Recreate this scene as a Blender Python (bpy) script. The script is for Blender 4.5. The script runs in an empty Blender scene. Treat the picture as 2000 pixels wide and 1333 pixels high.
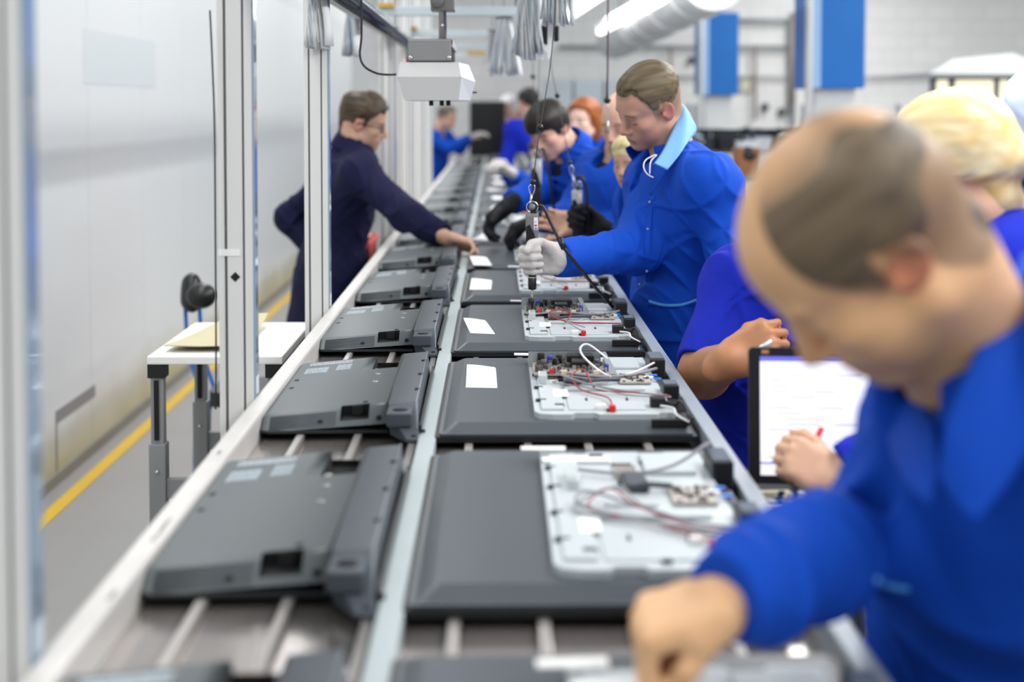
import bpy, bmesh, math, random
import numpy as np
from mathutils import Vector, Matrix, Euler
random.seed(7)
SC = bpy.context.scene
COL = SC.collection
PI = math.pi

# ------------------------------------------------------------------ camera
FPX = 2778.0
CAMP = Vector((0.0, 0.0, 1.47))
PITCH = math.radians(2.5)
YAW = math.atan(30 / FPX)
AXIS_Y = 210 + FPX * math.tan(PITCH)
CROT = Euler((PI / 2 - PITCH, 0, -YAW), 'XYZ').to_matrix()
cam_d = bpy.data.cameras.new('camera')
cam = bpy.data.objects.new('camera', cam_d)
COL.objects.link(cam)
cam.location = CAMP
cam.rotation_euler = (PI / 2 - PITCH, 0, -YAW)
cam_d.sensor_width = 36
cam_d.lens = FPX * 36 / 2000
cam_d.shift_y = (AXIS_Y - 666.5) / 2000
cam_d.clip_start = 0.05
cam_d.clip_end = 200
cam_d.dof.use_dof = True
cam_d.dof.focus_distance = 3.05
cam_d.dof.aperture_fstop = 2.4
SC.camera = cam


def at(px, py, Y):
    """the point at distance Y down the line that the photo shows at pixel px, py"""
    r = CROT @ Vector(((px - 1000) / FPX, (AXIS_Y - py) / FPX, -1.0))
    return CAMP + r * (Y / r.y)


# ------------------------------------------------------------------ materials
def lin(c):
    if isinstance(c, str):
        c = [int(c[i:i + 2], 16) / 255 for i in (0, 2, 4)]
    return tuple((x / 12.92 if x <= .04045 else ((x + .055) / 1.055) ** 2.4) for x in c)


MATS = {}


def mat(name, col, rough=.5, metal=0.0, var=0.0, vscale=8.0, bump=0.0, bscale=60.0, emit=0.0, spec=.5,
        attr=False, sss=0.0, stretch=None, alpha=1.0, trans=0.0, coat=0.0, sheen=0.0, dark=None):
    if name in MATS:
        return MATS[name]
    m = bpy.data.materials.new(name)
    m.use_nodes = True
    nt = m.node_tree
    b = nt.nodes['Principled BSDF']
    L = nt.links
    c = lin(col)
    b.inputs['Base Color'].default_value = (*c, 1)
    b.inputs['Roughness'].default_value = rough
    b.inputs['Metallic'].default_value = metal
    b.inputs['Specular IOR Level'].default_value = spec
    b.inputs['Alpha'].default_value = alpha
    b.inputs['Transmission Weight'].default_value = trans
    b.inputs['Coat Weight'].default_value = coat
    if sheen:
        b.inputs['Sheen Weight'].default_value = sheen
    if sss:
        b.inputs['Subsurface Weight'].default_value = sss
        b.inputs['Subsurface Radius'].default_value = (.012, .004, .002)
        b.inputs['Subsurface Scale'].default_value = 1.0
    tc = None
    if var or bump:
        tc = nt.nodes.new('ShaderNodeTexCoord')
        src = tc.outputs['Object']
        if stretch:
            mp = nt.nodes.new('ShaderNodeMapping')
            mp.inputs['Scale'].default_value = stretch
            L.new(src, mp.inputs['Vector'])
            src = mp.outputs['Vector']
    base = None
    if attr:
        a = nt.nodes.new('ShaderNodeAttribute')
        a.attribute_name = 'tone'
        base = a.outputs['Color']
        L.new(base, b.inputs['Base Color'])
    if var:
        n = nt.nodes.new('ShaderNodeTexNoise')
        n.inputs['Scale'].default_value = vscale
        n.inputs['Detail'].default_value = 4
        L.new(src, n.inputs['Vector'])
        r = nt.nodes.new('ShaderNodeMapRange')
        r.inputs['To Min'].default_value = 1 - var
        r.inputs['To Max'].default_value = 1 + var
        L.new(n.outputs['Fac'], r.inputs['Value'])
        mx = nt.nodes.new('ShaderNodeMix')
        mx.data_type = 'RGBA'
        mx.blend_type = 'MULTIPLY'
        mx.inputs['Factor'].default_value = 1
        if base is not None:
            L.new(base, mx.inputs['A'])
        else:
            mx.inputs['A'].default_value = (*c, 1)
        L.new(r.outputs['Result'], mx.inputs['B'])
        L.new(mx.outputs['Result'], b.inputs['Base Color'])
    if bump:
        n = nt.nodes.new('ShaderNodeTexNoise')
        n.inputs['Scale'].default_value = bscale
        n.inputs['Detail'].default_value = 3
        L.new(src, n.inputs['Vector'])
        bp = nt.nodes.new('ShaderNodeBump')
        bp.inputs['Strength'].default_value = min(1, bump)
        bp.inputs['Distance'].default_value = .004 * max(1, bump)
        L.new(n.outputs['Fac'], bp.inputs['Height'])
        L.new(bp.outputs['Normal'], b.inputs['Normal'])
    if emit:
        b.inputs['Emission Color'].default_value = (*c, 1)
        b.inputs['Emission Strength'].default_value = emit
    MATS[name] = m
    return m


# ------------------------------------------------------------------ mesh builder
class MB:
    def __init__(s):
        s.v, s.f, s.sm = [], [], []

    def add(s, vs, fs, smooth=False):
        o = len(s.v)
        s.v += [tuple(p) for p in vs]
        s.f += [tuple(i + o for i in f) for f in fs]
        s.sm += [smooth] * len(fs)
        return s

    def box(s, x0, x1, y0, y1, z0, z1, bev=0.0, M=None):
        if bev <= 0:
            vs = [(x, y, z) for x in (x0, x1) for y in (y0, y1) for z in (z0, z1)]
            fs = [(0, 1, 3, 2), (4, 6, 7, 5), (0, 4, 5, 1), (2, 3, 7, 6), (0, 2, 6, 4), (1, 5, 7, 3)]
            if M:
                vs = [M @ Vector(p) for p in vs]
            return s.add(vs, fs)
        bm = bmesh.new()
        bmesh.ops.create_cube(bm, size=1)
        for v in bm.verts:
            v.co = Vector(((x0 + x1) / 2 + v.co.x * (x1 - x0), (y0 + y1) / 2 + v.co.y * (y1 - y0), (z0 + z1) / 2 + v.co.z * (z1 - z0)))
        bmesh.ops.bevel(bm, geom=list(bm.edges), offset=bev, segments=2, affect='EDGES', profile=.6)
        return s.bm(bm, M)

    def bm(s, bm, M=None, smooth=False):
        bm.verts.index_update()
        vs = [(M @ v.co) if M else v.co.copy() for v in bm.verts]
        fs = [[v.index for v in f.verts] for f in bm.faces]
        bm.free()
        return s.add(vs, fs, smooth)

    def prism(s, pts, z0, z1, M=None, inset=0.0):
        """outline pts (x,y) extruded z0..z1, top optionally inset"""
        n = len(pts)
        cx = sum(p[0] for p in pts) / n
        cy = sum(p[1] for p in pts) / n
        top = []
        for x, y in pts:
            d = math.hypot(x - cx, y - cy)
            k = (d - inset) / d if d else 1
            top.append((cx + (x - cx) * k, cy + (y - cy) * k, z1))
        vs = [(x, y, z0) for x, y in pts] + top
        fs = [tuple(range(n - 1, -1, -1)), tuple(range(n, 2 * n))] + [(i, (i + 1) % n, n + (i + 1) % n, n + i) for i in range(n)]
        if M:
            vs = [M @ Vector(p) for p in vs]
        return s.add(vs, fs)

    def loft(s, rings, cap=True, smooth=False, closed=True):
        n = len(rings[0])
        vs = [p for r in rings for p in r]
        fs = []
        for k in range(len(rings) - 1):
            for i in range(n if closed else n - 1):
                j = (i + 1) % n
                fs.append((k * n + i, k * n + j, (k + 1) * n + j, (k + 1) * n + i))
        s.add(vs, fs, smooth)
        if cap and closed:
            o = len(s.v) - len(vs)
            s.f += [tuple(o + i for i in range(n - 1, -1, -1)), tuple(o + (len(rings) - 1) * n + i for i in range(n))]
            s.sm += [False, False]
        return s

    def cyl(s, a, b, r, r2=None, n=16, smooth=True, cap=True):
        a, b = Vector(a), Vector(b)
        d = (b - a).normalized()
        u = d.orthogonal().normalized()
        w = d.cross(u)
        r2 = r if r2 is None else r2
        R = []
        for c, rr in ((a, r), (b, r2)):
            R.append([c + (u * math.cos(t) + w * math.sin(t)) * rr for t in [2 * PI * i / n for i in range(n)]])
        return s.loft(R, cap, smooth)

    def tube(s, pts, r, n=8, sub=6, smooth=True):
        """round tube through a smoothed path"""
        P = [Vector(p) for p in pts]
        if sub > 1 and len(P) > 2:
            Q = []
            for i in range(len(P) - 1):
                p0, p1, p2, p3 = P[max(i - 1, 0)], P[i], P[i + 1], P[min(i + 2, len(P) - 1)]
                for k in range(sub):
                    t = k / sub
                    Q.append(.5 * ((2 * p1) + (p2 - p0) * t + (2 * p0 - 5 * p1 + 4 * p2 - p3) * t * t + (3 * p1 - p0 - 3 * p2 + p3) * t ** 3))
            Q.append(P[-1])
            P = Q
        R = []
        u = None
        for i, p in enumerate(P):
            d = (P[min(i + 1, len(P) - 1)] - P[max(i - 1, 0)]).normalized()
            if u is None:
                u = d.orthogonal().normalized()
            u = (u - d * u.dot(d))
            u = u.normalized() if u.length > 1e-6 else d.orthogonal().normalized()
            w = d.cross(u)
            rr = r(i / (len(P) - 1)) if callable(r) else r
            R.append([p + (u * math.cos(t) + w * math.sin(t)) * rr for t in [2 * PI * k / n for k in range(n)]])
        return s.loft(R, True, smooth)

    def lathe(s, prof, c=(0, 0, 0), n=24, M=None, smooth=True):
        """profile (r,z) turned about a vertical axis at c"""
        R = []
        for r, z in prof:
            R.append([Vector((c[0] + r * math.cos(2 * PI * i / n), c[1] + r * math.sin(2 * PI * i / n), c[2] + z)) for i in range(n)])
        if M:
            R = [[M @ p for p in r] for r in R]
        return s.loft(R, True, smooth)

    def ball(s, c, r, n=12, sz=1.0):
        pr = [(max(1e-4, r * math.sin(PI * k / n)), -r * sz * math.cos(PI * k / n)) for k in range(n + 1)]
        return s.lathe(pr, c, n * 2)

    def obj(s, name, m=None, parent=None, loc=None):
        me = bpy.data.meshes.new(name)
        me.from_pydata(s.v, [], s.f)
        if any(s.sm):
            me.polygons.foreach_set('use_smooth', s.sm)
        me.validate()
        b = bmesh.new()
        b.from_mesh(me)
        bmesh.ops.recalc_face_normals(b, faces=b.faces)
        b.to_mesh(me)
        b.free()
        if m is not None:
            me.materials.append(m)
        o = bpy.data.objects.new(name, me)
        COL.objects.link(o)
        if loc is not None:
            o.location = loc
        if parent is not None:
            o.parent = parent
        return o


def tag(o, label, cat=None, group=None, kind=None):
    if label:
        o['label'] = label
    if cat:
        o['category'] = cat
    if group:
        o['group'] = group
    if kind:
        o['kind'] = kind
    return o


def thing(name, label, cat, loc=(0, 0, 0), rz=0.0, group=None):
    o = bpy.data.objects.new(name, None)
    o.empty_display_size = .05
    COL.objects.link(o)
    o.location = loc
    o.rotation_euler = (0, 0, rz)
    return tag(o, label, cat, group)


def dup(root, loc=None, rz=None, label=None, skip=()):
    kids = {}
    for o in COL.objects:
        if o.parent is not None:
            kids.setdefault(o.parent.name, []).append(o)

    def cp(o, par):
        c = o.copy()
        COL.objects.link(c)
        if par is not None:
            c.parent = par
        for k in kids.get(o.name, []):
            if k.name.split('.')[0] not in skip:
                cp(k, c)
        return c
    r = cp(root, None)
    if loc is not None:
        r.location = loc
    if rz is not None:
        r.rotation_euler = (0, 0, rz)
    if label:
        r['label'] = label
    return r


def struct(name, mb, m, label=None):
    o = mb.obj(name, m)
    o['kind'] = 'structure'
    if label:
        o['label'] = label
    return o


def on_surf(o, px, py, off=.0015):
    """point of a built mesh along the line of sight through px, py"""
    from mathutils.bvhtree import BVHTree
    if o.name not in _BV:
        me = o.data
        org = o.parent.location if o.parent else Vector()
        _BV[o.name] = BVHTree.FromPolygons([v.co + org for v in me.vertices], [tuple(p.vertices) for p in me.polygons])
    d = (at(px, py, 3.0) - CAMP).normalized()
    h = _BV[o.name].ray_cast(CAMP, d)
    return (h[0] - d * off) if h[0] is not None else None


_BV = {}
ORD = ['nearest', 'second', 'third', 'fourth', 'fifth', 'sixth', 'seventh', 'eighth', 'ninth', 'tenth', 'eleventh', 'twelfth',
       'thirteenth', 'fourteenth', 'fifteenth', 'sixteenth', 'seventeenth', 'eighteenth', 'nineteenth', 'twentieth']


def nth(i):
    return ORD[i]
# ------------------------------------------------------------------ soft solid modelling: blended shapes -> one continuous mesh
def V3(p):
    return np.array([p[0], p[1], p[2]], dtype=np.float32)


def nrm(v):
    v = np.asarray(v, dtype=np.float32)
    return v / (np.linalg.norm(v) + 1e-9)


class Frame:
    """local axes: columns x, y, z; origin o; scale s"""
    def __init__(s, o, x, y, z, sc=1.0):
        s.o, s.R, s.s = V3(o), np.stack([nrm(x), nrm(y), nrm(z)], 1), sc

    def inv(s, P):
        return (P - s.o) @ s.R / s.s

    def fwd(s, p):
        return s.o + s.R @ (np.asarray(p, dtype=np.float32) * s.s)


def head_frame(o, f, up=(0, 0, 1), sc=1.0):
    y = nrm(f)
    u = np.asarray(up, dtype=np.float32)
    z = nrm(u - y * u.dot(y))
    x = np.cross(y, z)
    return Frame(o, x, y, z, sc)


def d_cap(a, b, ra, rb=None, flat=None, fs=1.0):
    a, b = V3(a), V3(b)
    rb = ra if rb is None else rb
    ab = b - a
    L2 = max(float(ab.dot(ab)), 1e-9)
    if flat is not None:
        fl = nrm(flat)

    def f(P):
        q = P - a
        if flat is not None:
            q = q + (fs - 1) * (q @ fl)[:, None] * fl
        t = np.clip(q @ ab / L2, 0, 1)
        r = q - t[:, None] * ab
        return np.sqrt(np.einsum('ij,ij->i', r, r)) - (ra + t * (rb - ra))
    return f


def d_ell(c, r, R=None):
    c, r = V3(c), V3(r)

    def f(P):
        q = P - c
        if R is not None:
            q = q @ R
        k0 = np.sqrt(((q / r) ** 2).sum(1))
        k1 = np.sqrt(((q / (r * r)) ** 2).sum(1)) + 1e-9
        return k0 * (k0 - 1) / k1
    return f


def d_box(c, hs, rad, R=None):
    c, hs = V3(c), V3(hs)

    def f(P):
        q = P - c
        if R is not None:
            q = q @ R
        q = np.abs(q) - hs + rad
        return np.sqrt((np.maximum(q, 0) ** 2).sum(1)) + np.minimum(q.max(1), 0) - rad
    return f


def d_plane(p, n):
    p, n = V3(p), nrm(n)
    return lambda P: (P - p) @ n


def in_frame(fr, f):
    return lambda P: f(fr.inv(P)) * fr.s


def cut(f, g):
    return lambda P: np.maximum(f(P), g(P))


class Solid:
    def __init__(s):
        s.pr = []

    def u(s, f, k=.01):
        s.pr.append(('u', f, k))
        return s

    def sub(s, f, k=.006):
        s.pr.append(('s', f, k))
        return s

    def inter(s, f):
        s.pr.append(('i', f, 0.0))
        return s

    def disp(s, g):
        s.pr.append(('d', g, 0.0))
        return s

    def mesh(s, lo, hi, h):
        B = 8
        W = B * h
        lo = np.asarray(lo, dtype=np.float32)
        nb = np.ceil((np.asarray(hi) - lo) / W).astype(int) + 1
        I = np.stack(np.meshgrid(*[np.arange(n) for n in nb], indexing='ij'), -1).reshape(-1, 3)
        Cn = (lo + (I + .5) * W).astype(np.float32)
        half = W * .87
        D = np.full(len(Cn), 9.0, np.float32)
        dcs = []
        for op, f, k in s.pr:
            if op == 'd':
                dcs.append(None)
                continue
            d = f(Cn)
            dcs.append(d)
            D = combine(op, D, d, k)
        act = np.abs(D) < half * 1.4 + .03
        I, = (I[act],)
        g = np.arange(B + 1)
        G = np.stack(np.meshgrid(g, g, g, indexing='ij'), -1).reshape(-1, 3)
        n3 = len(G)
        V = np.full((len(I), n3), 9.0, np.float32)
        base = lo + I * W
        off = (G * h).astype(np.float32)
        for (op, f, k), dc in zip(s.pr, dcs):
            if op == 'd':
                P = (base[:, None, :] + off[None]).reshape(-1, 3).astype(np.float32)
                V = f(P, V.reshape(-1)).reshape(V.shape)
                continue
            if op == 'i':
                sel = np.arange(len(I))
            else:
                sel = np.nonzero(dc[act] < half * 1.4 + k + .035)[0]
            if len(sel) == 0:
                continue
            P = (base[sel][:, None, :] + off[None]).reshape(-1, 3).astype(np.float32)
            V[sel] = combine(op, V[sel], f(P).reshape(len(sel), n3), k)
        V = V.reshape(len(I), B + 1, B + 1, B + 1)
        # naive surface nets on the active blocks
        S = V < 0
        cnt = np.zeros((len(I), B, B, B), np.int8)
        for dx in (0, 1):
            for dy in (0, 1):
                for dz in (0, 1):
                    cnt += S[:, dx:dx + B, dy:dy + B, dz:dz + B]
        bi, cx, cy_, cz = np.nonzero((cnt > 0) & (cnt < 8))
        if len(bi) == 0:
            return np.zeros((0, 3)), np.zeros((0, 4), int)
        cor = [(a, b, c) for a in (0, 1) for b in (0, 1) for c in (0, 1)]
        val = np.stack([V[bi, cx + a, cy_ + b, cz + c] for a, b, c in cor], 1)
        acc = np.zeros((len(bi), 3), np.float32)
        num = np.zeros(len(bi), np.float32)
        for i, a in enumerate(cor):
            for j, b in enumerate(cor):
                if j > i and sum(abs(x - y) for x, y in zip(a, b)) == 1:
                    v0, v1 = val[:, i], val[:, j]
                    m = (v0 < 0) != (v1 < 0)
                    t = np.where(m, v0 / (v0 - v1 + 1e-12), 0)[:, None]
                    p = np.array(a, np.float32) + t * (np.array(b, np.float32) - np.array(a, np.float32))
                    acc += np.where(m[:, None], p, 0)
                    num += m
        cell = I[bi] * B + np.stack([cx, cy_, cz], 1)
        verts = lo + (cell + acc / num[:, None]) * h
        dims = (nb + 1) * B + 2
        key = (cell[:, 0] * dims[1] + cell[:, 1]) * dims[2] + cell[:, 2]
        order = np.argsort(key)
        sk = key[order]

        def find(c):
            kk = (c[:, 0] * dims[1] + c[:, 1]) * dims[2] + c[:, 2]
            pos = np.clip(np.searchsorted(sk, kk), 0, len(sk) - 1)
            ok = sk[pos] == kk
            return order[pos], ok
        faces = []
        for ax, (i1) in ((0, 4), (1, 2), (2, 1)):
            v0, v1 = val[:, 0], val[:, i1]
            m = (v0 < 0) != (v1 < 0)
            idx = np.nonzero(m)[0]
            if not len(idx):
                continue
            c = cell[idx]
            e1 = np.zeros(3, int); e2 = np.zeros(3, int)
            e1[(ax + 1) % 3] = 1
            e2[(ax + 2) % 3] = 1
            a, o1 = find(c - e1)
            b, o2 = find(c - e1 - e2)
            d, o3 = find(c - e2)
            ok = o1 & o2 & o3
            q = np.stack([idx, a, b, d], 1)[ok]
            flip = (v0[idx] < 0)[ok]
            q[~flip] = q[~flip][:, ::-1]
            faces.append(q)
        F = np.concatenate(faces) if faces else np.zeros((0, 4), int)
        return verts.astype(np.float32), F


def combine(op, D, d, k):
    if op == 'u':
        if k <= 0:
            return np.minimum(D, d)
        hh = np.clip(.5 + .5 * (d - D) / k, 0, 1)
        return d + (D - d) * hh - k * hh * (1 - hh)
    if op == 's':
        hh = np.clip(.5 - .5 * (D + d) / k, 0, 1)
        return D + (-d - D) * hh + k * hh * (1 - hh)
    if op == 'i':
        return np.maximum(D, d)
    return D


def solid_obj(name, S, lo, hi, h, m, parent=None, tone=None, smooth=1):
    v, F = S.mesh(lo, hi, h)
    if smooth and len(v):
        # light relaxation removes the grid look
        e = np.concatenate([F[:, [0, 1]], F[:, [1, 2]], F[:, [2, 3]], F[:, [3, 0]]])
        e = np.concatenate([e, e[:, ::-1]])
        deg = np.bincount(e[:, 0], minlength=len(v)).astype(np.float32)
        for _ in range(smooth):
            s_ = np.stack([np.bincount(e[:, 0], weights=v[e[:, 1], c], minlength=len(v)) for c in range(3)], 1)
            av = s_ / np.maximum(deg, 1)[:, None]
            v = (v * .5 + av * .5).astype(np.float32)
    org = np.array(parent.location[:], np.float32) if parent is not None else np.zeros(3, np.float32)
    me = bpy.data.meshes.new(name)
    me.vertices.add(len(v))
    me.vertices.foreach_set('co', (v - org).ravel())
    me.loops.add(len(F) * 4)
    me.loops.foreach_set('vertex_index', F.ravel().astype(np.int32))
    me.polygons.add(len(F))
    me.polygons.foreach_set('loop_start', (np.arange(len(F)) * 4).astype(np.int32))
    me.polygons.foreach_set('use_smooth', np.ones(len(F), bool))
    me.update(calc_edges=True)
    me.validate()
    me.materials.append(m)
    if tone is not None and len(v):
        c = tone(v)
        at_ = me.color_attributes.new('tone', 'FLOAT_COLOR', 'POINT')
        at_.data.foreach_set('color', np.concatenate([c, np.ones((len(c), 1))], 1).astype(np.float32).ravel())
    o = bpy.data.objects.new(name, me)
    COL.objects.link(o)
    if parent is not None:
        o.parent = parent
    return o


def sst(a, b, x):
    t = np.clip((x - a) / (b - a), 0, 1)
    return t * t * (3 - 2 * t)


def wob(P, f, s=0.0):
    """cheap smooth noise, about -1..1"""
    x, y, z = P[:, 0] * f, P[:, 1] * f, P[:, 2] * f
    return (np.sin(x * 1.0 + 1.7 * np.sin(y * .83 + s) + s) + np.sin(y * 1.13 + 1.5 * np.sin(z * .91 + 2 * s) + 2.1 * s) +
            np.sin(z * .97 + 1.6 * np.sin(x * 1.07 + 3 * s) + .7 * s)) / 3


# ------------------------------------------------------------------ heads
def head_parts(S, fr, p):
    A = lambda f, k=.012: S.u(in_frame(fr, f), k)
    w = p.get('w', 1.0)
    A(d_ell((0, -.012, .038), (.0755 * w, .097, .083)))
    A(d_ell((0, .03, .035), (.062 * w, .06, .062)), .02)
    A(d_ell((0, .027, -.035), (.0575 * w, .060, .072)), .02)
    for sx in (-1, 1):
        A(d_cap((sx * .05 * w, .0, -.058), (sx * .016, .068, -.098), .021, .017), .02)
        A(d_ell((sx * .043 * w, .056, -.024), (.022, .026, .020)), .018)
        A(d_ell((sx * .036 * w, .044, -.056), (.022, .030, .032)), .022)
    A(d_ell((0, .073, -.1), (.022, .019, .018)), .016)
    A(d_ell((0, .068, -.068), (.031, .030, .030)), .02)
    A(d_cap((-.036, .077, .019), (.036, .077, .019), .0125), .014)
    for sx in (-1, 1):
        S.sub(in_frame(fr, d_ell((sx * .033, .106, -.003), (.0185, .022, .013))), .012)
        A(d_ell((sx * .032, .0735, -.004), (.0155, .0145, .0125)), .005)
    # nose
    A(d_cap((0, .086, .010), (0, .106, -.034), .0085, .0115), .010)
    A(d_ell((0, .108, -.037), (.0105, .0115, .0095)), .006)
    for sx in (-1, 1):
        A(d_ell((sx * .0125, .097, -.041), (.0075, .010, .0075)), .006)
    # lips
    A(d_cap((-.017, .090, -.0685), (.017, .090, -.0685), .0062), .007)
    A(d_cap((-.014, .0885, -.0795), (.014, .0885, -.0795), .0068), .006)
    S.sub(in_frame(fr, d_cap((-.023, .0975, -.0738), (.023, .0975, -.0738), .0022)), .004)
    S.sub(in_frame(fr, d_cap((-.02, .101, -.0895), (.02, .101, -.0895), .006)), .008)
    # ears
    for sx in (-1, 1):
        ez = Matrix.Rotation(math.radians(sx * 24), 3, 'Z') @ Matrix.Rotation(math.radians(p.get('eart', 12)), 3, 'X')
        R = np.array(ez, dtype=np.float32)
        c = (sx * .079 * w, -.014, -.008)
        A(d_ell(c, (.0085, .0195, .032), R), .005)
        S.sub(in_frame(fr, d_ell((sx * .089 * w, -.012, -.004), (.0085, .0115, .020), R)), .004)
        A(d_ell((sx * .079 * w, .004, -.010), (.006, .006, .008), R), .004)
    # neck
    if 'neck' in p:
        nb = p['neck']
        S.u(d_cap(fr.fwd((0, -.022, -.075)), nb, .053 * fr.s * p.get('nw', 1.0), .060 * fr.s * p.get('nw', 1.0)), .03)
        S.u(d_cap(fr.fwd((0, -.062, .0)), nb, .04 * fr.s * p.get('nw', 1.0), .055 * fr.s * p.get('nw', 1.0)), .03)


def skin_tone(P, fr, p):
    base = np.array(lin(p.get('skin', 'd3a183')), np.float32)
    c = np.tile(base, (len(P), 1))
    q = fr.inv(P)
    ax = np.abs(q[:, 0])
    near = (np.linalg.norm(q - np.array([0, 0, .0]), axis=1) < .19)

    def mixc(m, col, a=1.0):
        nonlocal c
        t = (np.clip(m, 0, 1) * a * near)[:, None]
        c = c * (1 - t) + np.array(lin(col), np.float32) * t
    red = p.get('blush', 'c98472')
    mixc(np.exp(-(((ax - .045) / .02) ** 2 + ((q[:, 2] + .03) / .02) ** 2)) * (q[:, 1] > .02), red, .3)
    mixc(np.exp(-((q[:, 0] / .014) ** 2 + ((q[:, 2] + .036) / .013) ** 2)) * (q[:, 1] > .09), red, .55)
    mixc((ax > .074) * (np.abs(q[:, 1] + .012) < .028) * (np.abs(q[:, 2] + .008) < .04), p.get('ear', 'c47f6b'), .65)
    # stubble
    st = p.get('stubble', 0)
    if st:
        m = sst(-.045, -.07, q[:, 2]) * sst(-.03, .02, q[:, 1])
        mixc(m, p.get('beard', '6a5a50'), st)
    # lips
    ml = sst(.026, .02, ax) * np.exp(-(((q[:, 2] + .0742) / .0092) ** 2) ** 2) * (q[:, 1] > .078)
    mixc(ml, p.get('lip', 'b06a62'), .75)
    mixc(sst(.025, .02, ax) * np.exp(-(((q[:, 2] + .0738) / .002) ** 2)) * (q[:, 1] > .078), '4a2622', .8)
    # brows
    bz = .021 - .0035 * ((ax - .036) / .02) ** 2
    mb = sst(.011, .017, ax) * sst(.056, .046, ax) * np.exp(-(((q[:, 2] - bz) / .0042) ** 2) ** 2) * (q[:, 1] > .05)
    mixc(mb, p.get('brow', '4a382c'), p.get('browa', .8))
    # lids and lashes; open eyes show white and iris
    ex, ez = ax - .032, q[:, 2] + .004
    if p.get('eyes') == 'open':
        me_ = sst(1.0, .75, (ex / .0135) ** 2 + (ez / .0058) ** 2) * (q[:, 1] > .07)
        mixc(me_, 'e4dcd4', .9)
        mixc(sst(1.0, .7, (ex / .0055) ** 2 + (ez / .0056) ** 2) * (q[:, 1] > .07), '33261f', .95)
        mixc(np.exp(-(((ez - .006) / .0018) ** 2)) * sst(.015, .011, np.abs(ex)) * (q[:, 1] > .07), '2c1d18', .85)
    else:
        lz = -.0058 + .0025 * (ex / .013) ** 2
        mixc(np.exp(-(((ez - lz) / .0024) ** 2)) * sst(.0155, .012, np.abs(ex)) * (q[:, 1] > .064), '33221c', .95)
        mixc(np.exp(-(((ez - .006) / .0018) ** 2)) * sst(.0155, .012, np.abs(ex)) * (q[:, 1] > .064), '7a5240', .45)
    mixc(np.exp(-((ax - .0075) / .0035) ** 2 - ((q[:, 2] + .0455) / .0028) ** 2) * (q[:, 1] > .09), '54312a', .8)
    # shaved shadow of short hair on the scalp
    if p.get('scalp'):
        s_ = hair_s(q, p)
        mixc(sst(-.010, .010, s_), p['scalp'], .75)
    mot = wob(q, 90, 1.0)[:, None] * .035 + wob(q, 33, 2.0)[:, None] * .03
    return np.clip(c * (1 + mot), 0, 1)


LINES = {
    # angle round the head from the front (0) to the back (pi) -> height where the hair starts
    'short': ([0, .3, .55, .75, .95, 1.1, 1.2, 1.38, 1.55, 1.85, 2.1, 2.4, 3.15], [.066, .068, .078, .072, .048, .022, -.012, -.016, .022, .012, -.045, -.062, -.068]),
    'full': ([0, .4, .7, .9, 1.1, 1.25, 1.4, 1.55, 1.85, 2.1, 2.4, 3.15], [.066, .064, .060, .045, .015, -.025, -.028, .012, -.002, -.06, -.08, -.088]),
    'fringe': ([0, .5, .8, 1.0, 1.2, 1.35, 1.5, 1.85, 2.1, 2.5, 3.15], [.030, .030, .020, .0, -.03, -.045, -.01, -.01, -.06, -.085, -.09]),
    'nape': ([0, .5, .75, .9, 1.0, 1.1, 1.25, 1.4, 1.55, 1.85, 2.1, 2.4, 3.15], [.135, .135, .09, .04, .018, .0, -.014, -.022, .02, .0, -.05, -.08, -.095]),
    'bald': ([0, .5, .75, .9, 1.0, 1.1, 1.25, 1.4, 1.55, 1.85, 2.1, 2.4, 3.15], [.135, .135, .09, .04, .018, .0, -.014, -.022, .02, .008, -.03, -.042, -.048]),
    'back': ([0, .5, .8, 1.0, 1.2, 1.35, 1.5, 1.85, 2.1, 2.5, 3.15], [.075, .068, .05, .03, .0, -.012, .0, -.01, -.03, -.045, -.05]),
}


def hair_s(q, p):
    a = np.arctan2(np.abs(q[:, 0]), q[:, 1])
    xa, za = LINES[p.get('line', 'short')]
    s_ = q[:, 2] - np.interp(a, xa, za) - p.get('hl', 0)
    if p.get('line') in ('bald', 'nape'):      # only a rim of hair round the bare crown
        top = p.get('rim', .108) - p.get('rimd', .045) * sst(-.06, -.11, q[:, 1])
        s_ = np.minimum(s_, (top - q[:, 2]) * .8)
    return s_


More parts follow.
